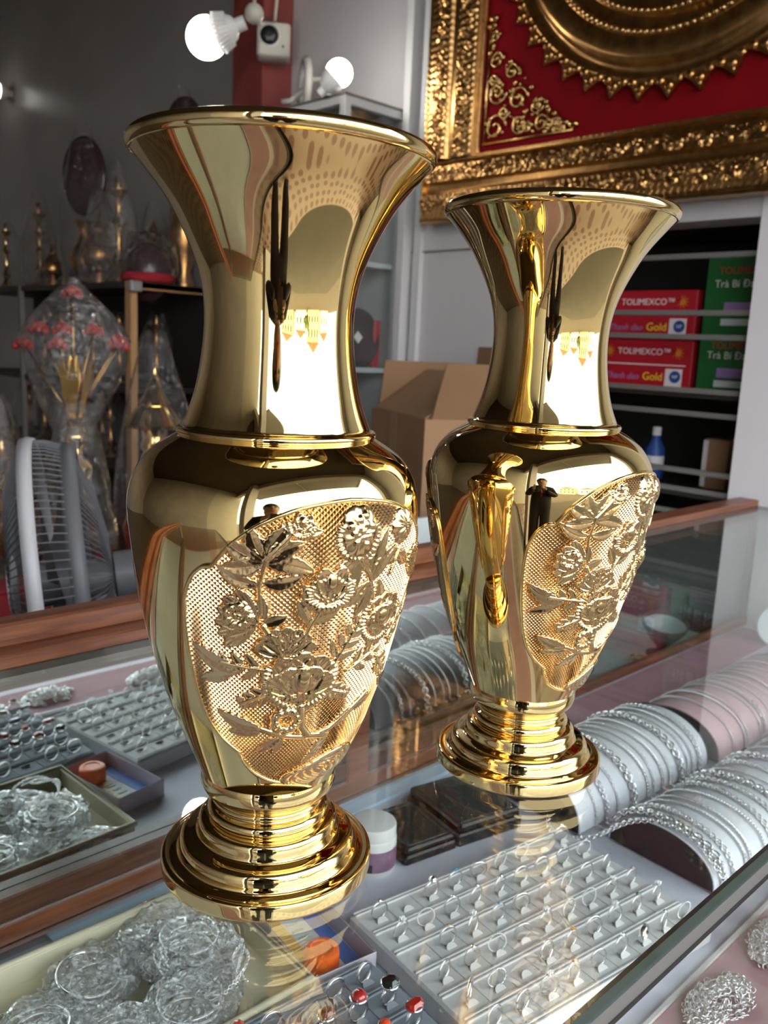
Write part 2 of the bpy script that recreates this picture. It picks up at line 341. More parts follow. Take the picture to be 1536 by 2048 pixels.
# local frame: +y towards the camera's view direction, feet at z 0; camera sits at local (0, .34, 1.238)
ps = thing('person', 'person in a black jacket holding up a phone in both hands to take the picture', 'person', (-.24, -.24, FZ), -A)
body = [(0, 0, .88), (0, .0, 1.00), (0, -.01, 1.12), (0, -.01, 1.235), (0, .005, 1.315),
        (-.09, .0, .84), (-.10, .02, .47), (-.10, -.01, .09), (-.10, .11, .03), (.09, .0, .84), (.10, .02, .47), (.10, -.01, .09), (.10, .11, .03),
        (-.155, -.01, 1.215), (-.235, .03, 1.02), (-.085, .215, 1.155), (.155, -.01, 1.215), (.235, .03, 1.02), (.085, .215, 1.155)]
be = [(0, 1), (1, 2), (2, 3), (3, 4), (0, 5), (5, 6), (6, 7), (7, 8), (0, 9), (9, 10), (10, 11), (11, 12), (3, 13), (13, 14), (14, 15), (3, 16), (16, 17), (17, 18)]
br = [(.20, .15), (.19, .14), (.18, .13), (.12, .09), (.055, .055), .12, .075, .055, .04, .12, .075, .055, .04, .068, .060, .040, .068, .060, .040]
skinned('body', body, be, br, 'jacket', ps)
MB().ball((0, .095, 1.08), .06, 12, 8, (.6, .55, 1.9)).build('shirt', 'shirt', ps, True)
hd = MB(); pr = []
for k in range(17):
    t = k/16; z = 1.375+.215*t
    rx = .072*math.sin(PI*min(1, (t*.86+.10)))**.55; pr.append((max(rx, .004), z))
hd.lathe(pr, (0, .012, 0), 24, mat=Matrix.Diagonal((.98, 1.18, 1, 1)))
hd.tube([(0, -.01, 1.33), (0, .0, 1.40)], .045, 12)
head = hd.build('head', 'skin', ps, True)
MB().tube([(0, .098, 1.51), (0, .115, 1.475), (0, .100, 1.462)], [.006, .012, .010], 8).build('nose', 'skin', head, True)
for s in (-1, 1):
    MB().ball((s*.028, .088, 1.502), .010, 10, 6, (1.4, .5, .7)).build('eye', 'dark', head, True)
    MB().ball((s*.074, .01, 1.488), .020, 10, 6, (.35, .7, 1.3)).build('ear', 'skin', head, True)
MB().ball((0, .090, 1.432), .018, 10, 6, (1.3, .4, .4)).build('mouth', 'petal', head, True)
hr = MB().ball((0, -.012, 1.515), .098, 20, 14, (.88, 1.02, .92)); hr.ball((0, -.065, 1.46), .07, 14, 10, (1.05, .7, 1.5)); hr.build('hair', 'hair', ps, True)
for o_ in list(ps.children):
    if o_.name.split('.')[0] in ('head', 'hair'): o_.matrix_local = Matrix.Translation((0, .03, -.072)) @ Matrix.Translation((0, 0, 1.46)) @ Matrix.Scale(1.10, 4) @ Matrix.Translation((0, 0, -1.46))
for s in (-1, 1):                                                   # palms and fingers closed on the phone edges
    skinned('hand', [(s*.072, .235, 1.175), (s*.066, .262, 1.205), (s*.058, .285, 1.232)], [(0, 1), (1, 2)], [(.028, .022), (.034, .018), (.028, .015)], 'skin', ps, 1)
    for q, (dz, ln) in enumerate(((.030, 1.0), (.012, 1.1), (-.006, 1.03), (-.022, .85))):
        bx = s*.060; z = 1.238+dz
        skinned('finger', [(bx, .282, z-.008), (s*.058, .308, z), (s*.046, .3265, z+.002), (s*(.046-.018*ln), .3265, z+.003)], [(0, 1), (1, 2), (2, 3)], [.0095, .0085, .0065, .0055], 'skin', ps, 1)
    skinned('thumb', [(s*.060, .262, 1.215), (s*.045, .290, 1.222), (s*.026, .300, 1.234)], [(0, 1), (1, 2)], [.012, .010, .008], 'skin', ps, 1)
ph = thing('phone', 'dark phone held upright in the hands of the person taking the picture', 'phone', (-.24+.3135*math.sin(A), -.24+.3135*math.cos(A), FZ+1.238), -A)
MB().box((0, 0, -.045), (.070, .008, .145), bev=.003).build('case', 'black', ph)
MB().box((0, -.0045, -.045), (.062, .001, .13)).build('screen', 'dark', ph)
MB().lathe([(.0001, .0), (.006, 0), (.006, .002), (.0001, .002)], (.018, .004, .010), 16, mat=Matrix.Rotation(-PI/2, 4, 'X')).build('lens', 'dark', ph)
# ================================================================ DISPLAY COUNTER
VF, VB = .203, .862; UL, UR = -.95, 2.16; SF = -.31
ct = thing('display_counter', 'glass topped jewellery display counter with brown wooden back frame', 'counter', (0, 0, FZ))
ct_off = Matrix.Translation((0, 0, .9))
def cpart(mb, name, mat, smooth=False):
    o = mb.build(name, mat, ct, smooth); o.matrix_local = ct_off; return o
cu = (UL+UR)/2; cw = UR-UL; cvm = (VF+VB)/2
o = cpart(MB().box((cu, cvm, -.005), (cw, VB-VF, .010)), 'glass_top', 'glass')
o.data.materials.append(M['edge'])
for p_ in o.data.polygons:
    if abs(p_.normal.z) < .5: p_.material_index = 1
cpart(MB().box((cu, VF+.004, -.0155), (cw, .010, .011)), 'front_rail', 'rail_grey')
cpart(MB().box((cu, VF+.004, -.0225), (cw, .012, .003)), 'rail_seal', 'black')
cpart(MB().box((cu, VF+.005, -.175), (cw, .005, .30)), 'front_glass', 'clear')
cpart(MB().box((cu, cvm, SF-.012), (cw, VB-VF+.03, .024)), 'shelf_board', 'lavender')
cpart(MB().box((cu, (VF+.335)/2+.004, SF+.0015), (cw, .335-VF-.012, .003)), 'front_mat', 'pinkcloth')
cpart(MB().box((cu, .336, SF+.004), (cw, .004, .006)), 'mat_edging', 'white')
cpart(MB().box((1.66, .80, SF+.002), (.95, .10, .003)), 'back_mat', 'pinkcloth')
cpart(MB().box((cu, VF+.02, -.62), (cw, .03, .58)), 'front_board', 'wood')
cpart(MB().box((cu, VB+.02, -.62), (cw, .03, .58)), 'back_board', 'wood')
for x in (UL, UR): cpart(MB().box((x, cvm, -.46), (.012, VB-VF-.02, .88)), 'end_panel', 'wood' if x < 0 else 'teal_dim')
for x0, x1 in ((UL, .795), (.795, 1.40)):
    cpart(MB().box(((x0+x1)/2, VB+.006+(.006 if x0 > .5 else 0), -.155), (x1-x0-.002, .004, .305)), 'mirror_panel', 'mirror')
cpart(MB().box(((1.40+UR)/2, VB+.006, -.155), (UR-1.40, .004, .305)), 'back_pane', 'clear')
cpart(MB().box((cu, VB+.022, .007), (cw, .05, .016), bev=.003), 'back_rail', 'wood')
cpart(MB().box(((UL+1.1)/2, VB+.035, .027), (1.1-UL, .03, .026), bev=.004), 'back_lip', 'wood')
cpart(MB().box(((UL+1.35)/2, VB-.004, -.262), (1.35-UL, .018, .028), bev=.003), 'bottom_rail', 'wood_dark')
cpart(MB().box(((UL+1.35)/2, VB-.010, -.288), (1.35-UL, .016, .022), bev=.002), 'bottom_track', 'wood')
cpart(MB().box(((UL+1.35)/2, VB-.020, -.303), (1.35-UL, .012, .008)), 'track_channel', 'alu')
cpart(MB().box(((UL+1.35)/2, VB-.012, -.276), (1.35-UL, .004, .003)), 'track_line', 'alu')
cpart(MB().box(((1.35+UR)/2, VB-.004, -.294), (UR-1.35, .016, .018), bev=.003), 'bottom_rail', 'wood')
cpart(MB().box((.72, VB-.037, SF+.003), (.74, .022, .005)), 'painted_light_band', 'light_band_blue')  # pale blue colour stands in for the bright band of light on the board
cpart(MB().box((.812, VB-.006, -.155), (.042, .022, .30), bev=.003), 'back_post', 'wood')
# ================================================================ THE TWO GOLD VASES
BODY = spline([(.0440, .0690), (.0528, .090), (.0646, .120), (.0760, .160), (.0838, .200), (.0879, .230), (.0886, .243), (.0866, .255), (.0815, .2660), (.0735, .2750), (.0640, .2812), (.0594, .2838)], 150)
NECK = spline([(.0562, .2902), (.0521, .3005), (.0472, .320), (.0446, .341), (.0446, .360), (.0487, .381), (.0569, .4005), (.0686, .4205), (.0766, .4305), (.0845, .4400), (.0853, .4410)], 110)
def arc(cx, cz, r, a0, a1, n): return [(cx+r*math.cos(math.radians(a0+(a1-a0)*i/n)), cz+r*math.sin(math.radians(a0+(a1-a0)*i/n))) for i in range(n+1)]
RIM = [(.0850, .4406)]+arc(.0838, .4450, .0048, -62, 160, 22)+[(.0775, .445), (.069, .431), (.058, .412), (.047, .385), (.041, .35), (.043, .31), (.052, .288), (.03, .285), (.0002, .285)]
BASE = [(.0002, .0), (.0670, .0), (.0686, .0006), (.0690, .0016), (.0690, .0094), (.0686, .0106), (.0676, .0112), (.0660, .0114), (.0640, .0112), (.0600, .0116), (.0585, .0122)]
BASE += [(.0578, .0135), (.0577, .0160), (.0574, .0185), (.0566, .0210), (.0552, .0226), (.0535, .0233), (.0500, .0238), (.0470, .0243), (.0460, .0250), (.0456, .0265), (.0455, .0285), (.0454, .0310), (.0449, .0332), (.0438, .0346), (.0424, .0352), (.0405, .0357)]
BASE += arc(.0352, .0398, .0042, -65, 80, 10)+[(.0346, .0446), (.0343, .0458)]+arc(.0345, .0482, .0022, -80, 85, 8)+[(.0347, .0510)]
BULB = [(.0345, .0512), (.0362, .0516), (.0388, .0528), (.0414, .0550), (.0430, .0578), (.0437, .0606), (.0437, .0636), (.0433, .0660), (.0428, .0676), (.0426, .0684), (.0430, .0688)]
RING = [(.0594, .2836)]+arc(.0582, .2860, .0022, -50, 95, 10)+[(.0570, .2886), (.0564, .2892), (.0560, .2902)]
def curve_dense(pr, n=5):                                          # small smooth rounding of a hand-made profile
    out = []
    for (a, b), (c, d) in zip(pr[:-1], pr[1:]):
        for i in range(n): t = i/n; out.append((a+(c-a)*t, b+(d-b)*t))
    out.append(pr[-1])
    q = np.array(out)
    for _ in range(3): q[1:-1] = .25*q[:-2]+.5*q[1:-1]+.25*q[2:]
    return [tuple(p) for p in q]
OUT = [(0, .2585), (-18.9, .2548), (-32.4, .2462), (-42.5, .2342), (-48, .2238), (-49.5, .2212), (-53, .2208), (-57.5, .2150), (-61.3, .2039), (-62.6, .190), (-63.1, .175), (-62.7, .159), (-61.7, .140), (-58.9, .1238), (-53.4, .1127), (-47, .1062), (-44.4, .1035), (-43.9, .0990), (-38.5, .0892), (-28.1, .0827), (-15.7, .0793), (0, .0777)]
bz = BODY[:, 1]; bri = BODY[:, 0]
def rad(z): return np.interp(z, bz, bri)
def panel_meshes():
    P = .0029; NL = 4; r0 = .0765; Z0 = .0765                         # lattice laid along the two diagonals of the knurling
    na = np.arange(int(-.0860/P*NL), int(.2700/P*NL)+1); nb = np.arange(int(-.2700/P*NL), int(.0860/P*NL)+1)
    AA, BB = np.meshgrid(na, nb, indexing='ij'); S2 = P*(AA+BB)/(2*NL); Z2 = Z0+P*(AA-BB)/(2*NL)
    ok = (np.abs(S2) < .0862) & (Z2 > .0764) & (Z2 < .2600)
    index = np.full(AA.shape, -1); index[ok] = np.arange(ok.sum()); S = S2[ok]; Z = Z2[ok]; PH = S/r0; R = rad(Z)
    p = (AA[ok]/NL) % 1.0; q = (BB[ok]/NL) % 1.0
    kn = 1-np.maximum(np.abs(2*p-1), np.abs(2*q-1))
    H = .0006+.0010*kn; F = np.zeros_like(H)
    D = math.radians
    def local(pc, zc, ang):
        rc = float(rad(zc)); dx = (PH-D(pc))*rc; dz = Z-zc; c, s_ = math.cos(D(ang)), math.sin(D(ang))
        return dx*c+dz*s_, -dx*s_+dz*c                                # along, across
    def put(h, m): 
        nonlocal F
        F = np.where(m, np.maximum(F, h), F)
    def leaf(pc, zc, ang, L=.024, W=.0065, h=.0022, curl=0.0, veins=9):
        L *= .92; W *= .78; a, b = local(pc, zc, ang); t = a/L; b = b-curl*L*(t*(1-t))
        wd = W*np.clip(np.sin(PI*np.clip(t, 0, 1)**.85), 0, None)**.8*(1+.07*np.cos(t*7*2*PI))+1e-6
        u = np.abs(b)/wd; m = (t > 0) & (t < 1) & (u < 1)
        put(.0010+.60*h*(.50+.50*np.clip(u, 0, 1)**.8)*(1-.25*np.clip(u-.8, 0, 1)*5)*(.75+.25*np.sin(PI*np.clip(t, 0, 1))), m)
    def petal(pc, zc, ang, L, W, h):                                  # cupped petal with a raised lip
        a, b = local(pc, zc, ang); t = a/L; wd = W*np.clip(np.sin(PI*np.clip(t, 0, 1)**1.25*.96+.06), 0, None)**.6+1e-6
        u = np.abs(b)/wd; m = (t > 0) & (t < 1) & (u < 1); e = np.maximum(np.clip(u, 0, 1)**3, np.clip(t, 0, 1)**5)
        put(.0009+h*(.55+.45*e)+.00012*np.cos(b/W*14), m)
    def stem(pts, r=.0013, h=.0019):
        for (p0, z0), (p1, z1) in zip(pts[:-1], pts[1:]):
            rc = float(rad((z0+z1)/2)); ax, az = PH*rc, Z; x0, x1 = D(p0)*rc, D(p1)*rc
            vx, vz = x1-x0, z1-z0; t = np.clip(((ax-x0)*vx+(az-z0)*vz)/(vx*vx+vz*vz), 0, 1)
            dd = np.hypot(ax-x0-t*vx, az-z0-t*vz); put(.0011+h*np.sqrt(np.clip(1-(dd/r)**2, 0, 1)), dd < r)
    def disc(pc, zc, r, h, n=0, amp=.12, ridges=0, inner=0.0, squash=1.0, ang=0):
        a, b = local(pc, zc, ang); b = b/squash; th = np.arctan2(b, a); rr = np.hypot(a, b); ed = r*(1+amp*np.abs(np.cos(th*n/2)) if n else 1.0)
        u = rr/ed; m = (u < 1) & (u > inner)
        prof = np.sqrt(np.clip(1-((u-inner)/(1-inner)*2-1)**2, 0, 1)) if inner else np.sqrt(np.clip(1-u**2, 0, 1))
        put(.0011+h*prof*(1+(.13*np.cos(th*ridges) if ridges else 0)), m)
    def fringe(pc, zc, r, h, n, a0, a1, inner=.74):
        a, b = local(pc, zc, 0); th = np.degrees(np.arctan2(b, a)) % 360; rr = np.hypot(a, b)/r
        k = ((th-a0) % 360)/((a1-a0) % 360 or 360); m = (k < 1) & (rr < 1) & (rr > inner)
        put(.0009+h*(.35+.65*np.abs(np.cos(k*n*PI)))*np.sqrt(np.clip(1-((rr-inner)/(1-inner)*2-1)**2, .15, 1)), m)
    def peony(pc, zc, r=.021):
        fringe(pc, zc, r*1.08, .0022, 30, 150, 395)
        for a_ in (58, 90, 122): petal(pc, zc-r*.25, a_, r*1.12, r*.40, .0024)
        for a_ in (205, 240, 270, 300, 335): petal(pc, zc+r*.1, a_, r*.86, r*.30, .0021)
        for a_ in (25, 155): petal(pc, zc-r*.35, a_, r*.95, r*.36, .0028)
        for a_ in (68, 112): petal(pc, zc-r*.55, a_, r*1.02, r*.36, .0034)
        disc(pc, zc-r*.02, r*.30, .0044, 0, 0, 0, 0, 1.5); disc(pc, zc+r*.34, r*.16, .0040, 5, .2)
    def bud(pc, zc, r=.0095, ang=90):
        fringe(pc, zc-r*.2, r*1.5, .0024, 16, 170, 370, .68)
        for a_ in (-40, 40): petal(pc, zc-r*.95, ang+a_, r*1.5, r*.42, .0026)
        for a_ in (-16, 16): petal(pc, zc-r*1.0, ang+a_, r*2.0, r*.50, .0033)
        disc(pc, zc+r*.1, r*.42, .0040, 0, 0, 0, 0, 1.5)
        for da in (-75, 75): leaf(pc, zc-r*1.1, ang+da, .013, .0038)
    def lotusside(pc, zc, ang, n=6, L=.018, sp=24):
        for k in range(n): petal(pc, zc, ang+(k-(n-1)/2)*sp, L, .0048, .0022+.0003*(k % 2))
    def feather(pc, zc, ang, n=6, L=.030):
        n = max(3, n-2); L *= .85
                                    # serrated spray of narrow leaves along a rib
        c, s_ = math.cos(D(ang)), math.sin(D(ang)); rc = float(rad(zc))
        stem([(pc, zc), (pc+math.degrees(c*L/rc), zc+s_*L)], .0012)
        for k in range(n):
            t = (k+.6)/n*L; l = L*(.52-.30*k/n)
            for sg in (-1, 1): leaf(pc+math.degrees(c*t/rc), zc+s_*t, ang+sg*48, l, .0030, .0022, veins=3)
    # upper left spray with its bud
    stem([(-32, .196), (-32.5, .212), (-30, .227), (-24, .237), (-19.5, .2455)]); bud(-18.5, .2475, .0055, 80)
    for a_, L_ in ((150, .028), (112, .024), (60, .026), (28, .026), (-12, .030), (188, .026)): leaf(-30.6, .2255, a_, L_, .0068, .0026, .25)
    leaf(-32.3, .213, 155, .027, .0052, .0024, .5); leaf(-31.5, .214, 12, .024, .0055, .0024, -.4)
    # left open flower
    lotusside(-33, .1905, 168, 6, .022, 20); disc(-40, .1945, .0080, .0032, 5, .12, 9, .3); leaf(-31, .193, 95, .016, .0045); leaf(-31, .190, 20, .015, .005)
    stem([(-31, .189), (-26, .178), (-23, .168)], .0018)
    # centre bud and its stem
    bud(-7, .2125, .0105, 88); disc(-7, .2065, .0145, .0024, 9, .12, 30, .5, .7); stem([(-8, .202), (-13, .190), (-16, .180)], .0014)
    leaf(-13, .191, 20, .018, .0045); leaf(-13.5, .190, 118, .018, .0045)
    # big peony with the pointed crown above it
    peony(-15, .155, .0205); lotusside(-22, .172, 90, 7, .017, 24)
    feather(-2, .162, 62, 6, .034); feather(6, .157, 25, 5, .030)
    feather(-29, .162, 172, 5, .030); leaf(-40, .1605, 150, .034, .0068, .0028, .35, 6); leaf(-44, .158, 195, .022, .005)
    feather(-27, .148, 205, 4, .022); feather(-3, .147, -22, 4, .020)
    # stem, lower branches and water
    stem([(-14, .137), (-12.5, .124), (-8, .116), (2, .114)], .0028, .0026); disc(-20, .128, .0085, .0030, 5, .15, 12, .35)
    stem([(-8, .1145), (-20, .1170), (-32, .1225)], .0020); leaf(-32, .1225, 155, .028, .0062, .0028, .3, 6); leaf(-31, .121, 185, .022, .0050); leaf(-22, .1165, 220, .020, .0042)
    leaf(-21, .1155, 248, .014, .0030)
    stem([(-8, .1145), (4, .118), (14, .127), (24, .135)], .0020); leaf(5, .118, 40, .022, .005); leaf(14, .127, 15, .024, .005); leaf(2, .113, 250, .018, .004)
    leaf(4, .112, 236, .026, .0036, .0026)
    for k in range(5): disc(-4+9*k*.6, .0825+.0018*k, .014+.001*k, .0022, 0, 0, 0, .62, .55)
    # right half: chrysanthemum, rosette and leaves
    disc(3, .2405, .0115, .0034, 6, .12, 9, .0, 1.25); fringe(3, .238, .0150, .0024, 20, 150, 390, .72)
    for q in range(12): disc(3+5.2*math.cos(2.4*q)*math.sqrt(q)/3.4, .2415+.009*math.sin(2.4*q)*math.sqrt(q)/3.4, .0032, .0040)
    for a_, L_ in ((215, .020), (325, .020), (268, .026)): leaf(3, .226, a_, L_, .0052)
    stem([(4, .226), (10, .213), (13, .200)])
    for a_, L_ in ((75, .034), (50, .028), (210, .028), (245, .024)): leaf(11, .211, a_, L_, .0060, .0026, .2)
    disc(26, .2405, .0100, .0034, 6, .12, 10); stem([(26, .231), (21, .213)], .0013); leaf(25, .227, 210, .018, .005); leaf(25, .224, -30, .018, .005)
    peony(21, .1875, .0165)
    for a_ in (110, 150, 250): leaf(21, .1875, a_, .028, .0052, .0020)
    feather(33, .165, 70, 5, .028); feather(24, .160, -40, 5, .026); lotusside(42, .205, 60, 6, .020, 24); stem([(42, .204), (36, .185), (30, .170)], .0016)
    leaf(46, .178, 30, .024, .006); leaf(36, .141, -25, .026, .006)
    flower = F > 0
    H = np.where(flower, np.maximum(F, H*.8), H)
    # inside test against the lobed outline
    o = np.array(OUT); half = np.interp(Z, o[::-1, 1], -o[::-1, 0]); half = np.where((Z > o[0, 1]) | (Z < o[-1, 1]), -1, half)
    # outline is single-valued in z to the precision of its notches
    ins = np.abs(np.degrees(PH)) < half+.3
    RR = R+H; VX = RR*np.cos(PH); VY = RR*np.sin(PH)
    V = np.stack([VX, VY, Z], -1)
    i00, i10, i01, i11 = index[:-1, :-1].ravel(), index[1:, :-1].ravel(), index[:-1, 1:].ravel(), index[1:, 1:].ravel()
    qa, qb = (AA[:-1, :-1].ravel() % NL) < NL//2, (BB[:-1, :-1].ravel() % NL) < NL//2
    same = qa == qb; t1 = np.where(same[:, None], np.stack([i00, i10, i11], -1), np.stack([i00, i10, i01], -1)); t2 = np.where(same[:, None], np.stack([i00, i11, i01], -1), np.stack([i10, i11, i01], -1))
    tri = np.concatenate([t1, t2]); tri = tri[(tri >= 0).all(1)]; tri = tri[ins[tri].sum(1) >= 2]; tri = tri[:, ::-1]
    fl = flower[tri].sum(1) >= 2; res = []
    for nm, msk in (('knurled_ground', ~fl), ('flower_relief', fl)):
        f = tri[msk]; used, inv = np.unique(f, return_inverse=True); me = bpy.data.meshes.new(nm); f2 = inv.reshape(-1, 3); v = V[used]
        me.vertices.add(len(v)); me.vertices.foreach_set('co', v.ravel()); me.loops.add(f2.size); me.loops.foreach_set('vertex_index', f2.ravel().astype(np.int32))
        me.polygons.add(len(f2)); me.polygons.foreach_set('loop_start', np.arange(0, f2.size, 3, dtype=np.int32)); me.polygons.foreach_set('loop_total', np.full(len(f2), 3, np.int32))
        me.update(calc_edges=True); me.validate(); me.materials.append(M['gold_relief' if nm == 'flower_relief' else 'gold_knurl'])
        me.polygons.foreach_set('use_smooth', [nm == 'flower_relief']*len(me.polygons)); res.append(me)
    return res
ground_me, flower_me = panel_meshes()
def vase(loc, rz, label):
    v = thing('vase', label, 'vase', loc, rz)
    MB().lathe(curve_dense(BASE, 4), seg=160).build('base', 'gold', v, True)
    MB().lathe(curve_dense(BULB, 4), seg=160).build('collar', 'gold', v, True)
    MB().lathe([tuple(p) for p in BODY], seg=192).build('body', 'gold', v, True)
    MB().lathe(curve_dense(RING, 2), seg=160).build('neck_ring', 'gold', v, True)
    MB().lathe([tuple(p) for p in NECK], seg=192).build('neck', 'gold', v, True)
    MB().lathe(curve_dense(RIM[:24], 2)+RIM[24:], seg=192).build('rim', 'gold', v, True)
    full = OUT+[(-a, z) for a, z in OUT[::-1]][1:-1]
    pts = []
    n = len(full)
    for i in range(n):
        (a0, z0), (a1, z1) = full[i], full[(i+1) % n]
        for k in range(4): pts.append((a0+(a1-a0)*k/4, z0+(z1-z0)*k/4))
    q = np.array(pts)
    for _ in range(2): q = .25*np.roll(q, 1, 0)+.5*q+.25*np.roll(q, -1, 0)
    for side in (0, PI):
        g = mkobj('embossed_panel', ground_me, 'gold_knurl', v); g.rotation_euler = (0, 0, side)
        mkobj('flower_relief', flower_me, 'gold', g)
        ring = [((rad(z)+.0009)*math.cos(math.radians(a)), (rad(z)+.0009)*math.sin(math.radians(a)), z) for a, z in q]
        MB().tube(ring, .0013, 8, closed=True).build('panel_border', 'gold', g, True)
    return v
vase((.3255, .4235, 0), math.radians(-100), 'large gold vase at the front left, nearest the camera, on the glass counter')
vase((.5765, .4055, 0), math.radians(-86.5), 'matching gold vase standing further back to the right on the glass counter')
#@@PART2
# ================================================================ RING TRAYS AND RINGS
TOP = SF+.029
def ring_tray(label, mat, c, rz, w=.343, d=.235, nc=9, nr=6):
    t = thing('ring_tray', label, 'tray', (c[0], c[1], SF), rz)
    MB().box((0, 0, .0132), (w, d, .0264), bev=.004).build('tray_body', mat, t)
    cw, cdp = (w-.012)/nc, (d-.012)/nr
    rd = MB()
    for o_ in (-.0022, .0022): rd.box((0, o_, 0), (w-.008, .0030, .0024), bev=.001)
    rd = rd.build('ridge', mat, t); tb = MB()
    tb.prism([(.0068*math.cos(PI*k/8), .0062*math.sin(PI*k/8)) for k in range(9)], -.0006, .0006, Matrix.Rotation(math.radians(-58), 4, 'X')); tb = tb.build('slot_tab', mat, t)
    jt = MB().box((0, 0, 0), (.0022, cdp-.008, .0012), bev=.0004).build('joint', mat, t)
    f1 = f2 = f3 = True
    for j in range(nr+1):
        p = (0, -(d-.012)/2+j*cdp, .0272)
        if f1: rd.location = p; f1 = False
        else: inst(rd, p, parent=t)
    for i in range(nc):
        for j in range(nr):
            x = (i+.5)*cw-(w-.012)/2; y = (j+.5)*cdp-(d-.012)/2
            p = (x, y-.0075, .0266); pj = (x+cw/2, y, .0267)
            if f2: tb.location = p; jt.location = pj; f2 = False
            else:
                inst(tb, p, parent=t)
                if i < nc-1: inst(jt, pj, parent=t)
    def slot(i, j):
        x = (i+.5)*cw-(w-.012)/2; y = (j+.5)*cdp-(d-.012)/2; ca, sa = math.cos(rz), math.sin(rz)
        return (c[0]+ca*x-sa*y, c[1]+sa*x+ca*y, TOP-.003)
    return slot
slotA = ring_tray('pale grey ring tray full of thin silver rings, lower right under the glass', 'tray_pale', (.7555, .492), math.radians(-8))
slotB = ring_tray('darker grey ring tray of coloured stone rings at the bottom of the picture', 'tray_grey', (.389, .464), math.radians(-5))
RX = Matrix.Rotation(PI/2, 3, 'X')
def arcband(R, r, k=6, n=26): return MB().torus((0, 0, R), R, r, RX, n, k)
def wideband(R, w_, th=.0011):
    pr = [(R-th, -w_/2), (R, -w_/2*.8), (R+.0003, 0), (R, w_/2*.8), (R-th, w_/2), (R-th, -w_/2)]
    return MB().lathe(pr, (0, 0, R), 28, mat=Matrix.Rotation(PI/2, 4, 'X'))
def gem(kind, s=.003):
    m = MB()
    if kind == 'round': m.lathe([(.0001, -s*.8), (s*.75, -.1*s), (s, .25*s), (s*.62, .8*s), (.0001, .85*s)], seg=10)
    elif kind == 'dome': m.ball((0, 0, 0), s, 14, 8, (1, 1, .7))
    elif kind == 'square': m.box((0, 0, 0), (2*s, 1.7*s, s), bev=s*.5)
    elif kind == 'rect': m.box((0, 0, 0), (2.5*s, 1.5*s, s*.9), bev=s*.45)
    elif kind == 'star':
        for k in range(5): a = 2*PI*k/5; m.ball((s*.75*math.cos(a), s*.75*math.sin(a), 0), s*.5, 8, 5)
        m.ball((0, 0, s*.2), s*.5, 8, 5)
    elif kind == 'cluster':
        for k in range(9): a = 2.4*k; q = s*.36*math.sqrt(k); m.ball((q*math.cos(a), q*math.sin(a), s*.3*(1-k/10)), s*.33, 7, 5)
    return m
def make_ring(label, band='thin', gemk=None, gmat='clear_gem', s=.0022, group=None):
    t = thing('ring', label, 'ring', (0, 0, 0), 0, group); R = .0103
    if band == 'thin': arcband(R, .0010).build('band', 'silver', t, True)
    elif band == 'mid': arcband(R, .0015).build('band', 'silver', t, True)
    elif band == 'wide': wideband(R, .0065).build('band', 'silver', t, True)
    elif band == 'twist':
        m = MB()
        for ph_ in (0, PI):
            pts = []
            for k in range(72):
                a = 2*PI*k/72; b = 9*a+ph_; rr = R+.0007*math.cos(b); pts.append((rr*math.cos(a), .0007*math.sin(b), R+rr*math.sin(a)))
            m.tube(pts, .0006, 5, closed=True)
        m.build('band', 'silver', t, True)
    elif band == 'beads':
        m = MB()
        for k in range(30): a = 2*PI*k/30; m.ball((R*math.cos(a), 0, R+R*math.sin(a)), .00105, 7, 5)
        m.build('band', 'silver', t, True)
    if gemk:
        hd_ = MB(); 
        for k in range(4): a = PI/4+k*PI/2; hd_.tube([(s*.5*math.cos(a), s*.5*math.sin(a), 2*R-.0006), (s*1.02*math.cos(a), s*1.02*math.sin(a), 2*R+s*.9)], .00045, 5)
        hd_.torus((0, 0, 2*R+s*.35), s*.9, .0005, None, 12, 5)
        if s > .004: hd_.lathe([(s*.5, -s*.7), (s*1.1, -s*.1), (s*1.12, s*.3), (s*.9, s*.3)], (0, 0, 2*R+s*.35), 12)
        hd_.build('setting', 'silver', t, True)
        st = gem(gemk, s).build('stone', gmat, t, gemk in ('dome', 'star', 'cluster')); st.location = (0, 0, 2*R+s*.75)
    return t
G = 'silver rings in the pale grey tray'
protoA = {'thin': make_ring('plain thin silver ring standing in a slot of the pale grey tray', 'thin', group=G),
          'mid': make_ring('plain rounded silver ring band standing in the pale grey tray', 'mid', group=G),
          'gem': make_ring('silver ring with one tiny clear stone in the pale grey tray', 'thin', 'round', 'clear_gem', .0021, G),
          'clu': make_ring('silver ring with a cluster of clear stones in the pale grey tray', 'thin', 'cluster', 'clear_gem', .0038, G),
          'twist': make_ring('twisted rope silver ring standing in the pale grey tray', 'twist', group=G),
          'beads': make_ring('beaded silver ring standing in the pale grey tray', 'beads', group=G)}
usedA = set(); ORD = ['', 'first', 'second', 'third', 'fourth', 'fifth', 'sixth', 'seventh', 'eighth', 'ninth', 'tenth', 'eleventh', 'twelfth', 'thirteenth', 'fourteenth']
ROW = ['front row', 'fifth row', 'fourth row', 'third row', 'second row', 'back row']
rows = {}
DESC = dict(thin='plain thin silver ring', mid='plain rounded silver ring', gem='silver ring with one tiny clear stone', clu='silver ring with clear stone cluster', twist='twisted rope silver ring', beads='beaded silver ring', wide='broad silver ring band')
def note(tray, ij, ring, st): rows.setdefault((tray, ij[1]), []).append((ij[0], ring, st))
def label_rows():
    for (tray, j), lst in rows.items():
        for n_, (i, ring, st) in enumerate(sorted(lst, key=lambda e: e[0]), 1):
            if st: ring['label'] = '%s, %s from left, %s, %s grey ring tray' % (DESC[st], ORD[n_], ROW[j], tray)
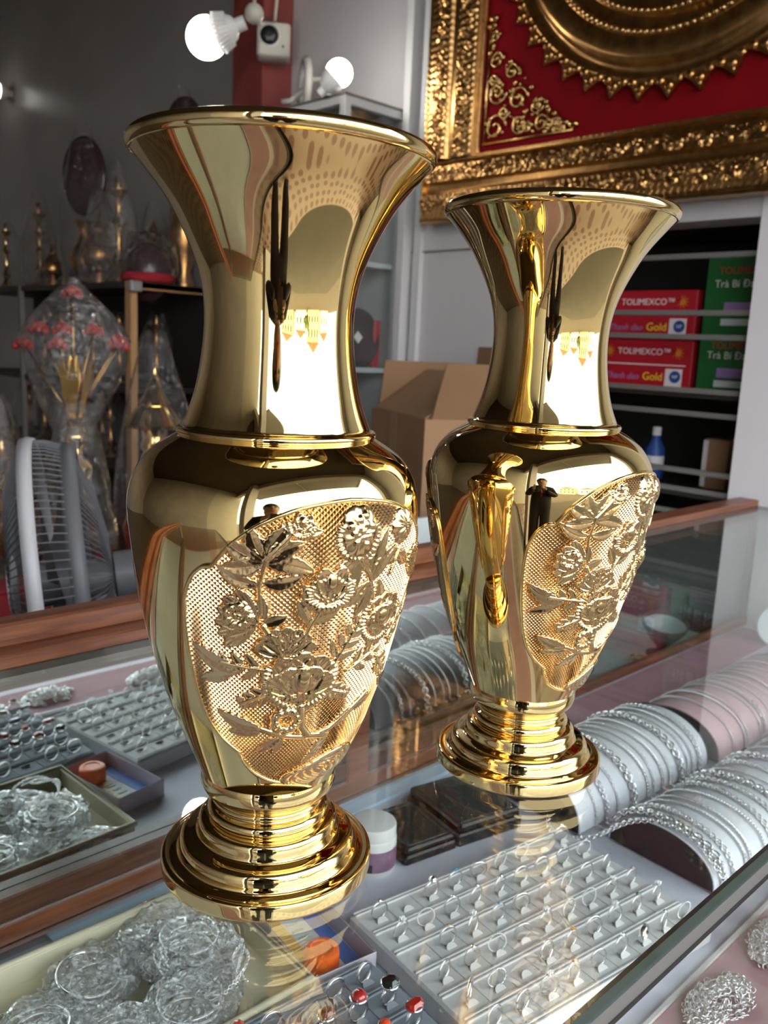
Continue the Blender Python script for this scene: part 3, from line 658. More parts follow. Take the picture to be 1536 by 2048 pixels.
def place(slotf, ring, ij, rzb, jig=.12):
    p = slotf(*ij); ring.location = p; ring.rotation_euler = (random.uniform(-.10, .10), random.uniform(-.06, .06), rzb+random.uniform(-jig, jig))
special = {(3, 5): ('star', 'blue_gem', 'silver ring with a small bright blue star at the back edge of the pale tray', .0026),
           (3, 3): ('round', 'blue_gem', 'silver ring with one small blue stone in the middle of the pale tray', .0020),
           (5, 3): ('round', 'red_gem', 'silver ring with one tiny red stone in the pale tray behind the centre', .0020),
           (7, 1): ('round', 'green_gem', 'silver ring with one small green stone at the right of the pale tray', .0023),
           (4, 1): ('star', 'amber_gem', 'silver ring with a yellow stone at the centre right of the pale tray', .0024),
           (3, 0): ('round', 'amber_gem', 'silver ring with a small yellow stone near the front of the pale tray', .0024),
           (1, 3): ('round', 'amber_gem', 'silver ring with a pale yellow stone at the left of the pale tray', .0019),
           (8, 2): ('round', 'pink_gem', 'silver ring with a pink stone at the right end of the pale tray', .0022)}
for ij, (gk, gm, lb, s_) in special.items():
    r = make_ring(lb, 'thin', gk, gm, s_); place(slotA, r, ij, math.radians(-8)); usedA.add(ij); note('pale', ij, r, None)
big = make_ring('wide shiny silver ring at the right front of the pale tray', 'wide'); place(slotA, big, (6, 0), math.radians(10)); usedA.add((6, 0)); note('pale', (6, 0), big, None)
dk = make_ring('large dull silver ring leaning at the left front of the pale tray', 'mid'); place(slotA, dk, (0, 1), math.radians(30)); dk.scale = (1.15,)*3; usedA.add((0, 1)); note('pale', (0, 1), dk, None)
sg = make_ring('silver signet ring with a round head at the left of the pale tray', 'mid', 'dome', 'silver', .0045); place(slotA, sg, (2, 5), math.radians(-8)); usedA.add((2, 5)); note('pale', (2, 5), sg, None)
styles = {(4, 5): 'mid', (5, 4): 'mid', (6, 4): 'mid', (8, 3): 'thin', (5, 1): 'mid', (8, 1): 'clu', (2, 0): 'clu', (3, 1): 'mid', (1, 4): 'beads', (2, 3): 'clu', (1, 2): 'gem', (4, 2): 'clu', (6, 2): 'beads', (5, 2): 'twist'}
firsts = set()
for j in range(6):
    for i in range(9):
        if (i, j) in usedA or (i, j) in ((1, 5), (7, 5), (2, 1), (0, 3)): continue
        st = styles.get((i, j)) or random.choice(['thin', 'thin', 'gem', 'gem', 'clu', 'twist', 'beads', 'mid'])
        r = protoA[st] if st not in firsts else dup(protoA[st]); firsts.add(st); place(slotA, r, (i, j), math.radians(-8), .35); note('pale', (i, j), r, st)
GB = 'plain silver rings in the dark grey tray'
protoB = {'mid': make_ring('plain silver ring band standing in the darker grey tray', 'mid', group=GB), 'wide': make_ring('broad silver ring band standing in the darker grey tray', 'wide', group=GB),
          'clu': make_ring('silver ring with a clear stone cluster in the darker grey tray', 'mid', 'cluster', 'clear_gem', .0045, GB)}
spB = {(8, 4): ('square', 'black_gem', 'silver ring with a large square black stone in the darker tray', .0068), (7, 4): ('dome', 'red_gem', 'silver ring with a large round red stone in the darker tray', .0066),
       (8, 3): ('rect', 'red_gem', 'silver ring with a long dark red stone at the right of the darker tray', .0062), (6, 4): ('square', 'brown_gem', 'silver ring with a square brownish red stone in the darker tray', .0064),
       (4, 5): ('dome', 'red_gem', 'silver ring with a round red stone near the plastic bags', .0056), (5, 4): ('cluster', 'pink_gem', 'silver ring with a pink cluster at the back of the darker tray', .0068),
       (6, 3): ('square', 'red_gem', 'silver ring with a square red stone at the bottom edge of the picture', .0062), (7, 2): ('rect', 'violet_gem', 'silver ring with a violet oblong stone in the darker tray', .0060),
       (5, 3): ('star', 'blue_gem', 'silver ring with a bright blue flower in the darker tray', .0058), (5, 2): ('dome', 'coral_gem', 'silver ring with a small coral bead in the darker tray, inner rows', .0048),
       (8, 1): ('rect', 'navy_gem', 'silver ring with a navy oblong stone at the right of the darker tray', .0056), (7, 3): ('dome', 'coral_gem', 'silver ring with a coral bead beside the dark red stone', .0048),
       (7, 1): ('square', 'brown_gem', 'silver ring with a brown square stone near the front of the darker tray', .0060), (6, 2): ('rect', 'red_gem', 'silver ring with an oblong maroon stone in the middle of the darker tray', .0056),
       (6, 1): ('dome', 'black_gem', 'silver ring with a round black stone in the darker tray', .0070), (5, 1): ('rect', 'brown_gem', 'silver ring with a long brown stone in the darker tray', .0056),
       (4, 3): ('square', 'violet_gem', 'silver ring with a square violet stone at the left of the darker tray', .0056), (4, 2): ('dome', 'red_gem', 'silver ring with a round red stone at the left of the darker tray', .0054),
       (8, 0): ('dome', 'pink_gem', 'silver ring with a pale pink bead at the front corner of the darker tray', .0050), (7, 0): ('square', 'navy_gem', 'silver ring with a navy square stone at the front of the darker tray', .0058), (3, 3): ('dome', 'amber_gem', 'silver ring with an amber bead at the far left of the darker tray', .0050)}
fb = set()
for j in range(6):
    for i in range(2, 9):
        if (i, j) in spB:
            gk, gm, lb, s_ = spB[(i, j)]; r = make_ring(lb, 'mid', gk, gm, s_*1.22); place(slotB, r, (i, j), math.radians(-5)); note('darker', (i, j), r, None); continue
        if (i, j) in ((6, 5),): continue
        st = 'mid' if j == 5 else random.choice(['mid', 'wide', 'wide', 'clu'])
        r = protoB[st] if st not in fb else dup(protoB[st]); fb.add(st); place(slotB, r, (i, j), math.radians(-5), .3); note('darker', (i, j), r, st)
for k_ in protoB:
    if k_ not in fb: place(slotB, protoB[k_], (0, 4), 0)
for k_ in protoA:
    if k_ not in firsts: place(slotA, protoA[k_], (7, 5), 0)
label_rows()
# ================================================================ BRACELET STANDS AND BRACELETS
def arch_pts(W, Hh, n=24):                                          # half-barrel section in y,z
    return [(-W/2*math.cos(PI*k/n), Hh*math.sin(PI*k/n)**.85) for k in range(n+1)]
def arch_stand(label, x0, x1, yc, W, Hh, mat, rz):
    L = x1-x0; t = thing('bracelet_stand', label, 'display stand', ((x0+x1)/2, yc, SF+.0035), rz)
    o_ = arch_pts(W, Hh); mb = MB(); n = len(o_)
    vs = [(-L/2, y, z) for y, z in o_]+[(L/2, y, z) for y, z in o_]
    mb.add(vs, [(i, i+1, n+i+1, n+i) for i in range(n-1)]); mb.build('cover', mat, t, True)
    for s in (-1, 1):
        mb = MB(); fr = Matrix(((0, 1, 0, 0), (1, 0, 0, 0), (0, 0, 1, 0), (0, 0, 0, 1)))
        mb.prism(arch_pts(W*.985, Hh*.985), s*(L/2-.004), s*(L/2), fr).build('end_cap', 'blackcloth', t)
        rim_ = MB().tube([(s*(L/2-.001), y, z) for y, z in arch_pts(W, Hh)], .0016, 6).build('edge', mat if s < 0 else 'blackcloth', t, True)
    return t
def over(yc, W, Hh, tail0, tail1, off, n=90, wob=0.0):              # path over the arch with two loose ends on the board
    a = [(-W/2-tail0*(1-k/6), off) for k in range(6)]
    P = a+[(y*(1+2*off/W), z+off) for y, z in arch_pts(W, Hh, 40)]+[(W/2+tail1*(k+1)/6, off) for k in range(6)]
    q = np.array(P); d = np.r_[0, np.cumsum(np.hypot(*np.diff(q, axis=0).T))]; t = np.linspace(0, d[-1], n)
    ph_ = random.uniform(0, 6); return np.stack([wob*np.sin(t*30+ph_), np.interp(t, d, q[:, 0]), np.interp(t, d, q[:, 1])], -1), d[-1]
def links(P, R, r, sx=1.3, n=8, k=4, alt=True):
    m = MB()
    for i in range(len(P)):
        t = Vector(P[min(i+1, len(P)-1)])-Vector(P[max(i-1, 0)]); t.normalize(); s = Vector((1, 0, 0)); s = (s-t*s.dot(t)).normalized(); u = t.cross(s)
        a = (PI/4 if i % 2 else -PI/4) if alt else 0
        v = s*math.cos(a)+u*math.sin(a); wv = t.cross(v)
        m.torus(P[i], R, r, Matrix((t, v, wv)).transposed(), n, k, sx)
    return m
def bracelet_bm(kind, W, Hh, t0, t1):
    if kind == 'curb': P, L = over(0, W, Hh, t0, t1, .0030); P, L = over(0, W, Hh, t0, t1, .0030, int(L/.0046), .001); return links(P, .0030, .0009)
    if kind == 'chunky': P, L = over(0, W, Hh, t0, t1, .0042); P, L = over(0, W, Hh, t0, t1, .0042, int(L/.0068), .0015); return links(P, .0046, .0015)
    if kind == 'fine': P, L = over(0, W, Hh, t0, t1, .0016); P, L = over(0, W, Hh, t0, t1, .0016, int(L/.0034), .001); return links(P, .0018, .0006, 1.3, 6, 4)
    if kind == 'bead':
        P, L = over(0, W, Hh, t0, t1, .0024); P, L = over(0, W, Hh, t0, t1, .0024, int(L/.0042), .001); m = MB()
        for p in P: m.ball(p, .0021, 7, 5)
        return m
    P, L = over(0, W, Hh, t0, t1, .0022, 260, .001); m = MB()          # rope: two twisted strands
    for ph_ in (0, PI):
        pts = [(p[0]+.0011*math.cos(i*.62+ph_), p[1], p[2]+.0011*math.sin(i*.62+ph_)) for i, p in enumerate(P)]; m.tube(pts, .0011, 5)
    return m
def bracelets(stand_c, rz, W, Hh, xs, kinds, label, group, t0=.016, t1=.008):
    cache = {}
    cnt = {}
    for x, kd in zip(xs, kinds):
        cnt[kd] = cnt.get(kd, 0)+1; lb_ = label[kd].replace(' draped over ', ', %s such from left on ' % ORD[cnt[kd]])
        ca, sa = math.cos(rz), math.sin(rz); loc = (stand_c[0]+ca*x, stand_c[1]+sa*x, SF+.0042)
        if kd not in cache:
            o_ = bracelet_bm(kd, W, Hh, t0, t1).build('bracelet', 'silver', None, True); cache[kd] = o_
        else: o_ = cache[kd].copy(); COL.objects.link(o_)
        o_.location = loc; o_.rotation_euler = (0, 0, rz+random.uniform(-.05, .05)); tag(o_, lb_, 'bracelet', group)
def lab(where): return {'curb': 'silver curb chain bracelet draped over '+where, 'chunky': 'thick silver chain bracelet draped over '+where, 'fine': 'fine silver chain bracelet draped over '+where, 'bead': 'beaded silver bracelet draped over '+where, 'rope': 'twisted rope silver bracelet draped over '+where}
r1, r2, r3 = math.radians(-3), math.radians(-4), math.radians(-2)
arch_stand('white half barrel bracelet stand behind the ring tray, right of the gold vase foot', .985, 1.335, .655, .175, .068, 'standw', r1)
bracelets((1.16, .655), r1, .175, .068, [-.135, -.112, -.085, -.045, -.012, .010, .030, .052, .080, .105, .125, .145], ['fine', 'curb', 'fine', 'chunky', 'rope', 'fine', 'rope', 'bead', 'chunky', 'fine', 'bead', 'curb'], lab('the rear white stand'), 'bracelets on the rear white stand')
arch_stand('pink half barrel bracelet stand furthest right inside the counter', 1.352, 1.86, .625, .170, .066, 'standp', r3)
bracelets((1.606, .625), r3, .170, .066, [-.205, -.165, -.15, -.105, -.085, -.055, -.03, 0, .03, .06, .1, .14, .18], ['fine', 'bead', 'fine', 'fine', 'curb', 'fine', 'fine', 'rope', 'fine', 'fine', 'bead', 'fine', 'rope'], lab('the pink stand'), 'bracelets on the pink stand', .012)
arch_stand('white half barrel bracelet stand at the right front edge of the counter', 1.0, 1.66, .445, .155, .052, 'standw', r2)
bracelets((1.33, .445), r2, .155, .052, [-.312, -.285, -.255, -.238, -.205, -.178, -.150, -.125, -.095, -.06, -.02, .03, .08, .14], ['chunky', 'curb', 'rope', 'rope', 'bead', 'curb', 'curb', 'chunky', 'rope', 'curb', 'chunky', 'rope', 'curb', 'bead'], lab('the front white stand'), 'bracelets on the front white stand', .02, .014)
P = spline([(1.0, .385, SF+.03), (1.005, .43, SF+.058), (1.005, .475, SF+.059), (.995, .52, SF+.040), (.975, .555, SF+.012), (.955, .60, SF+.006), (.985, .63, SF+.006)], 60)
tag(links(P, .0034, .0011).build('necklace', 'silver', None, True), 'long silver chain trailing off the corner of the front white stand', 'necklace')
# chain heaps on the pink mat in front
def heap(c, sx, sy, h, n, seed, label):
    rg = np.random.RandomState(seed); m = MB(); p = np.array([0., 0.]); a = 0
    for i in range(n):
        a += rg.uniform(-.9, .9); stp = np.array([math.cos(a), math.sin(a)])*.0042; q = p+stp
        if (q[0]/sx)**2+(q[1]/sy)**2 > 1: a += PI*.7; q = p-stp
        p = q; e = max(0, 1-(p[0]/sx)**2-(p[1]/sy)**2); z = .002+h*e*rg.uniform(.3, 1)
        rot = Matrix.Rotation(a, 3, 'Z') @ Matrix.Rotation(rg.uniform(-1.3, 1.3), 3, 'X'); m.torus((p[0], p[1], z), .0032, .0009, rot, 7, 4, 1.35)
    o_ = m.build('chain_heap', 'silver', None, True); o_.location = c; return tag(o_, label, 'chain heap', kind='stuff')
heap((.815, .300, SF+.003), .055, .026, .022, 420, 1, 'tangled heap of silver chains on the pink mat at the bottom right corner')
heap((.965, .290, SF+.003), .060, .036, .030, 520, 2, 'tangled heap of silver chains on the pink mat at the right edge')
heap((.62, .275, SF+.003), .050, .030, .020, 300, 3, 'tangled heap of silver chains on the pink mat below the glass edge')
heap((.50, .275, SF+.003), .045, .030, .018, 260, 4, 'tangled heap of silver chains at the left of the pink mat')
# ================================================================ BEIGE TRAY WITH BAGGED BANGLES
def open_tray(name, label, c, w_, d_, h_, mat, rz=0, th=.003, cat='tray'):
    t = thing(name, label, cat, (c[0], c[1], SF), rz)
    MB().box((0, 0, th/2), (w_, d_, th)).build('bottom', mat, t)
    for s in (-1, 1):
        MB().box((0, s*(d_/2-th/2), h_/2), (w_, th, h_), bev=.001).build('side', mat, t); MB().box((s*(w_/2-th/2), 0, h_/2), (th, d_-2*th, h_), bev=.001).build('side', mat, t)
    return t
tr = open_tray('bangle_tray', 'shallow beige plastic tray holding bags of bangles at the bottom left', (.275, .690), .47, .205, .028, 'beige', math.radians(-2), .004)
MB().tube([(x, y, .028) for x, y in ((-.235, -.1025), (.235, -.1025), (.235, .1025), (-.235, .1025))], .004, 8, closed=True).build('rolled_rim', 'beige', tr, True)
def bag_mesh(sx, sy, sz, seed, pinch=.35):                          # crumpled flat plastic bag with a gathered mouth
    rg = np.random.RandomState(seed); n, k = 40, 22; vs = []; fs = []
    A_ = rg.uniform(-1, 1, (14, 4))
    def nz_(u, v): return sum(a[0]*math.sin(a[1]*17*u+a[2]*6)*math.cos(a[3]*15*v+a[0]*7) for a in A_)/4.0
    for i in range(n):
        th = 2*PI*i/n
        for j in range(k+1):
            ph_ = PI*j/k; x = math.sin(ph_)*math.cos(th); y = math.sin(ph_)*math.sin(th); z = math.cos(ph_)
            q = 1-pinch*max(0, x)**2
            w_ = nz_(x*1.1+.2*z, y*1.1+.3*z); w2 = nz_(y*2.3+1, x*2.3-z)
            vs.append((sx*x*(1+.10*w_)*(1+.25*max(0, x)), sy*y*q*(1+.14*w2), max(-sz*.55, sz*(z*q*.8)+sz*.30*w_*(1-.5*abs(z))+sz*.16*w2)))
    for i in range(n):
        for j in range(k): fs.append((i*(k+1)+j, i*(k+1)+j+1, ((i+1) % n)*(k+1)+j+1, ((i+1) % n)*(k+1)+j))
    return MB().add(vs, fs)
proto_b = None
GBG = 'silver bangles in clear bags'
def bangle(loc, rot, R=.029, label='silver bangle inside a clear plastic bag on the beige tray', group=GBG):
    global proto_b
    if proto_b is None: proto_b = MB().torus((0, 0, 0), .029, .0014, None, 48, 8).build('bangle', 'bangle', None, True); o_ = proto_b
    else: o_ = proto_b.copy(); COL.objects.link(o_)
    o_.location = loc; o_.rotation_euler = rot; o_.scale = (R/.029,)*3; return tag(o_, label, 'bangle', group)
bags = [((.352, .735), .055, .046, .020, .4, 'clear bag around one large bangle, left of the front vase', 1), ((.437, .700), .062, .050, .030, 2.2, 'clear bag around a stack of bangles by the front vase foot', 6),
        ((.400, .635), .070, .044, .026, 3.6, 'crumpled clear bag of bangles at the bottom left of the picture', 4), ((.447, .770), .048, .034, .020, .2, 'lilac tinted clear bag just left of the front vase foot', 2),
        ((.275, .690), .060, .050, .022, 1.1, 'clear bag of bangles in the bottom left corner', 4), ((.330, .640), .056, .040, .024, 5.0, 'clear bag of bangles along the bottom edge of the picture', 3), ((.175, .70), .06, .05, .022, 2.0, 'clear bag of bangles at the far left of the beige tray', 3)]
SHORT = ['bag left of the front vase', 'stacked bag by the front vase foot', 'crumpled bag at bottom left centre', 'lilac tinted bag beside the vase foot', 'bag in the bottom left corner', 'bag along the bottom edge', 'bag at the far left']
for q, ((x, y), sx, sy, sz, rz, lb, nb) in enumerate(bags):
    o_ = bag_mesh(sx, sy, sz, 11+q).build('plastic_bag', 'film', None, True); o_.location = (x, y, SF+.004+sz*.58); o_.rotation_euler = (0, 0, rz); tag(o_, lb, 'plastic bag')
    for k in range(nb):
        tl_ = random.uniform(.02, .2); bangle((x+random.uniform(-.006, .006), y+random.uniform(-.006, .006), SF+.012+k*.0052), (tl_*math.cos(k), tl_*math.sin(k*2), random.uniform(0, 3)), random.uniform(.026, .031), '%s silver bangle from the bottom in the %s' % (ORD[k+1], SHORT[q]))
bangle((.345, .731, SF+.026), (.12, .10, 0), .031, 'largest single bright bangle at the left, in its own clear bag', None)
for k in range(3): tag(links(spline([(.425+.012*k, .612, SF+.036), (.452, .618+.01*k, SF+.046), (.470, .648, SF+.040+.004*k), (.458, .672, SF+.034)], 34), .0016, .0006, 1.3, 6, 4).build('necklace', 'silver', None, True), 'fine silver chain on the bags by the ring tray, %s from the left' % ORD[k+1], 'necklace', 'fine chains on the bags')
# ================================================================ SMALL BOX, CAP, JAR, BLACK BOXES
sb = open_tray('small_box', 'small lilac open box with printed cards inside, under the front vase', (.556, .640), .078, .135, .026, 'lilac', math.radians(-9), .0025, 'box')
cdm = thing('printed_card', 'blue, cream and amber printed card lying in the small lilac box', 'card', (.556, .640, SF+.0065), math.radians(-9))
MB().box((0, 0, 0), (.066, .122, .001)).build('sheet', 'paper', cdm)
MB().box((.023, 0, .0008), (.018, .120, .0006)).build('blue_band', 'blue', cdm); MB().box((-.022, .0, .0008), (.020, .120, .0006)).build('yellow_band', 'yellow', cdm); MB().box((-.004, -.030, .0008), (.014, .05, .0006)).build('amber_band', 'amber', cdm)
pl_ = None
for k in range(9):
    p = (-.002+.0, -.052+.013*k, .0013)
    if pl_ is None: pl_ = MB().box((0, 0, 0), (.013, .0035, .0005)).build('printed_line', 'greenp', cdm); pl_.location = p
    else: inst(pl_, p, parent=cdm)
al = None
for k in range(14):
    p = (-.022, -.056+.0085*k, .0013)
    if al is None: al = MB().box((0, 0, 0), (.017, .0018, .0005)).build('printed_stripe', 'amber', cdm); al.location = p
    else: inst(al, p, parent=cdm)
cap = thing('orange_stopper', 'bright orange round plastic lid beside the foot of the front vase', 'lid', (.541, .607, SF+.007))
MB().lathe([(.0001, .0), (.0182, 0), (.0188, .001), (.0190, .018), (.0184, .0210), (.0165, .0224), (.0120, .0228), (.0110, .0218), (.0001, .0216)], seg=40).build('shell', 'orange', cap, True, 40)
rb = None
for k in range(30):
    a = 2*PI*k/30
    if rb is None: rb = MB().box((.0190, 0, .0095), (.0006, .0012, .014)).build('grip_rib', 'orange', cap); rb.rotation_euler = (0, 0, a)
    else: inst(rb, (0, 0, 0), (0, 0, a), cap)
jr = thing('jar', 'white plastic jar with a purple label behind the front vase foot', 'jar', (.715, .712, SF))
MB().lathe([(.0001, 0), (.0285, 0), (.030, .002), (.030, .044), (.0285, .047), (.026, .048)], seg=40).build('body', 'white', jr, True, 40)
MB().lathe([(.0303, .008), (.0305, .009), (.0305, .034), (.0303, .035)], seg=40).build('label', 'purple', jr, True)
MB().lathe([(.0262, .046), (.0290, .047), (.0290, .060), (.0280, .0625), (.0250, .0635), (.0001, .0635)], seg=40).build('lid', 'white', jr, True, 40)
bt = None
for k in range(9):
    a = -2.62+.035*k
    if bt is None: bt = MB().box((.0308, 0, .014), (.0004, .0006+.0004*(k % 3), .011)).build('barcode_bar', 'black', jr); bt.rotation_euler = (0, 0, a)
    else: inst(bt, (0, 0, 0), (0, 0, a), jr)
def blackbox(c, w_, d_, h_, rz, label):
    t = thing('jewel_case', label, 'box', (c[0], c[1], SF), rz)
    MB().box((0, 0, h_*.3), (w_, d_, h_*.6), bev=.003).build('base', 'black', t)
    MB().box((0, 0, h_*.82), (w_-.004, d_-.004, h_*.36), bev=.004).build('lid', 'black', t)
    m = MB()
    for s in (-1, 1): m.box((0, s*(d_/2-.010), h_), (w_-.02, .004, .003), bev=.001); m.box((s*(w_/2-.010), 0, h_), (.004, d_-.02, .003), bev=.001)
    m.build('lid_frame', 'black', t)
blackbox((.795, .725), .085, .105, .022, math.radians(-10), 'low black case beside the white jar')
blackbox((.897, .715), .112, .125, .030, math.radians(-12), 'larger black case behind the pale ring tray')
tag(MB().box((1.20, .77, SF+.003), (.16, .035, .002), -.15).build('white_card', 'standw'), 'flat white card behind the rear bracelet stand', 'card')
bp = thing('display_plate', 'round white dish on a stand at the right end of the counter', 'dish', (2.055, .735, SF))
MB().lathe([(.0001, 0), (.046, .002), (.050, .006), (.048, .008), (.0001, .004)], (0, 0, .05), 36, mat=Matrix.Rotation(math.radians(-150), 4, 'Z') @ Matrix.Rotation(math.radians(72), 4, 'Y')).build('dish', 'bowlin', bp, True, 40)
MB().tube([(.005, .005, .002), (.012, .010, .05)], .006, 8).build('stand', 'alu', bp)
# ================================================================ LOW CABINET SEEN THROUGH THE CLEAR BACK PANE
lc = thing('low_cabinet', 'grey green low cabinet behind the counter with small goods on its floor', 'cabinet', (1.745, 1.092, FZ))
MB().box((0, 0, .272), (.80, .34, .544)).build('body', 'teal', lc); MB().box((0, .175, .71), (.84, .012, .34)).build('back_panel', 'teal', lc)
MB().box((-.25, -.02, .548), (.26, .20, .008), bev=.002).build('liner', 'bowlin', lc)
def pad(c, w_, d_, rz, label):
    t = thing('jewel_pad', label, 'pad', (c[0], c[1], -.352), rz)
    MB().box((0, 0, .006), (w_, d_, .012), bev=.002).build('frame', 'blackcloth', t); MB().box((0, 0, .013), (w_-.016, d_-.016, .006), bev=.002).build('cushion', 'pinkcloth', t)
    tag(links(spline([(c[0]-.04, c[1]+.02, -.3335), (c[0], c[1]-.03, -.3335), (c[0]+.05, c[1]+.03, -.3335)], 40), .0018, .0006, 1.3, 6, 4).build('necklace', 'silver', None, True), 'fine chain on the '+label.split(' behind')[0], 'necklace')
pad((1.56, 1.03), .17, .15, .25, 'larger pink jewel pad behind the clear back pane'); pad((1.76, 1.12), .16, .13, .3, 'smaller pink jewel pad behind the clear back pane')
bw = thing('bowl', 'black bowl with a white inside on a dark stand behind the counter', 'bowl', (1.90, .945, -.356))
MB().lathe([(.034, 0), (.034, .006), (.012, .012), (.010, .022)], seg=32).build('stand', 'black', bw, True, 40)
RT = Matrix.Rotation(math.radians(14), 4, Vector((1, -1, 0)))
MB().lathe([(.010, 0), (.030, .022), (.050, .052), (.055, .068), (.052, .068), (.049, .060)], (0, 0, .022), 36, mat=RT).build('shell', 'black', bw, True, 40)
MB().lathe([(.049, .060), (.040, .045), (.020, .030), (.0001, .026)], (0, 0, .022), 36, mat=RT).build('inside', 'bowlin', bw, True)
tag(MB().torus((1.815, .955, -.3475), .019, .003, None, 32, 8).build('ring', 'goldring', None, True), 'plain yellow gold ring lying beside the black bowl', 'ring')
# ================================================================ PICTURE OF THE BRASS TRAY ON THE RIGHT WALL
def rail(parent, name, L, W, prof, seed, mat, frame, relief=.007):  # carved moulding: relief grows out of a profiled bar
    nl, nw = int(L/.0045), 46; s = np.linspace(0, L, nl); t = np.linspace(0, 1, nw); S, T = np.meshgrid(s, t, indexing='ij')
    tp = np.array(prof); Hh = np.interp(T, tp[:, 0], tp[:, 1]); mk = np.interp(T, tp[:, 0], tp[:, 2])
    rg = np.random.RandomState(seed); F = np.zeros_like(S); per = W*.42
    for k in range(int(L/per)+1):                                    # scrolls and blossoms, alternating up and down
        for c_, dv, r_ in ((.5, .0, .17), (.0, .16, .12), (.25, -.14, .10), (.75, .12, .09)):
            x0 = (k+c_)*per+rg.uniform(-.004, .004); y0 = (.33 if mk[0, int(.33*(nw-1))] > 0 else .5)*W+dv*W*.5
            for yc_ in ([.26*W, .72*W] if len(prof) > 8 else [y0]):
                dx = S-x0; dy = T*W-(yc_+dv*W*.35); rr = np.hypot(dx, dy); th = np.arctan2(dy, dx)
                F = np.maximum(F, np.clip(1-(rr/(r_*W*.62))**2, 0, 1)**.5*(.55+.45*np.cos(th*5+rr*420)))
    F += .35*np.sin(S*330+np.sin(T*W*300))*np.cos(T*W*360)
    Hh = Hh+relief*mk*np.clip(F, -.3, 1.1)
    V = np.stack([S, T*W, Hh], -1).reshape(-1, 3); idx = np.arange(nl*nw).reshape(nl, nw)
    f = np.stack([idx[:-1, :-1], idx[1:, :-1], idx[1:, 1:], idx[:-1, 1:]], -1).reshape(-1, 4)
    m = bpy.data.meshes.new(name); m.from_pydata(V.tolist(), [], f.tolist()); o_ = mkobj(name, m, mat, parent, True, 40); o_.matrix_local = frame; return o_
PY0, PY1, PZ0, PZ1 = 2.05, .39, .748, 2.47; PX = U1-.012
pf = thing('framed_tray', 'carved brass frame with a round brass tray on red velvet, upper right wall', 'picture', (PX, (PY0+PY1)/2, PZ0))
pc = Vector((PX, (PY0+PY1)/2, PZ0)); FW = .20
def pl2(y, z, d=0): return Vector((-d, y, z))-Vector((0, pc.y, pc.z))
MB().box((-.006, 0, (PZ1-PZ0)/2), (.012, PY0-PY1-.02, PZ1-PZ0-.02)).build('velvet_board', 'velvet', pf)
PROF = [(0, 0, 0), (.001, .050, 0), (.03, .056, .2), (.06, .052, 1), (.42, .050, 1), (.45, .044, 0), (.47, .038, 0), (.56, .038, 0), (.58, .044, 0), (.60, .048, 1), (.86, .034, 1), (.89, .028, 0), (.90, .034, 0), (.94, .034, 0), (.95, .022, .3), (.98, .022, .3), (1, .012, 0)]
def fmat(o_, ex, ey):                                                # local x along rail, y inwards, z out of the wall
    ez = Vector((-1, 0, 0)); return Matrix(((ex[0], ey[0], ez[0], o_[0]), (ex[1], ey[1], ez[1], o_[1]), (ex[2], ey[2], ez[2], o_[2]), (0, 0, 0, 1)))
rail(pf, 'frame_rail', PY0-PY1, FW, PROF, 1, 'brass_carved', fmat(pl2(PY0, PZ0), (0, -1, 0), (0, 0, 1)))
rail(pf, 'frame_rail', PZ1-PZ0-2*FW+.02, FW, PROF, 2, 'brass_carved', fmat(pl2(PY0, PZ0+FW-.01), (0, 0, 1), (0, -1, 0)))
rail(pf, 'frame_rail', PZ1-PZ0-2*FW+.02, FW, PROF, 3, 'brass_carved', fmat(pl2(PY1, PZ0+FW-.01), (0, 0, 1), (0, 1, 0)))
rail(pf, 'frame_rail', PY0-PY1, FW, PROF, 4, 'brass_carved', fmat(pl2(PY0, PZ1), (0, -1, 0), (0, 0, -1)))
MB().box((-.024, PY0-pc.y+.001, (PZ1-PZ0)/2), (.048, .004, PZ1-PZ0)).build('frame_side', 'brass', pf); MB().box((-.024, 0, .0), (.048, PY0-PY1, .004)).build('frame_side', 'brass', pf)
DC = (1.219, 1.612); DR = .607
RXn = Matrix.Rotation(-PI/2, 4, 'Y')                                # lathe axis z -> -x, towards the room
dcp = pl2(DC[0], DC[1], .012)
dp = [(.568, .006), (.565, .014), (.560, .018), (.554, .019), (.548, .016), (.543, .006), (.530, .004), (.522, .010), (.515, .020)]
dp += [(.500, .026), (.470, .022), (.455, .020), (.452, .024), (.446, .026), (.440, .024), (.437, .018), (.42, .014), (.405, .012), (.402, .016), (.396, .018), (.390, .016), (.387, .011), (.35, .008), (.335, .010), (.332, .014), (.322, .014), (.319, .009), (.20, .006), (.195, .012), (.185, .012), (.18, .006), (.06, .006), (.05, .016), (.0005, .024)]
MB().lathe(dp, dcp, 160, mat=RXn).build('brass_tray', 'brass_dark', pf, True, 50)
lt = MB(); lt.prism([(-.045, -.040), (-.040, -.020), (-.022, -.006), (-.013, .006), (0, .022), (.013, .006), (.022, -.006), (.040, -.020), (.045, -.040)], -.006, .006)
for s in (-1, 0, 1): lt.ball((s*.026, .008, -.022+(.014 if s == 0 else 0)), .012, 8, 6, (1, .6, 1))
lt.ball((0, .006, .004), .006, 8, 6, (.8, .6, 1.4)); lt = lt.build('leaf_tip', 'brass_carved', pf, True, 40)
NT = 44
for k in range(NT):
    a = 2*PI*k/NT; dy, dz = math.cos(a), math.sin(a)
    mtx = Matrix(((0, -1, 0, dcp[0]-.010), (-dz, 0, dy, dcp[1]+dy*(DR-.020)), (dy, 0, dz, dcp[2]+dz*(DR-.020)), (0, 0, 0, 1)))
    o_ = lt if k == 0 else inst(lt, (0, 0, 0), parent=pf); o_.matrix_local = mtx
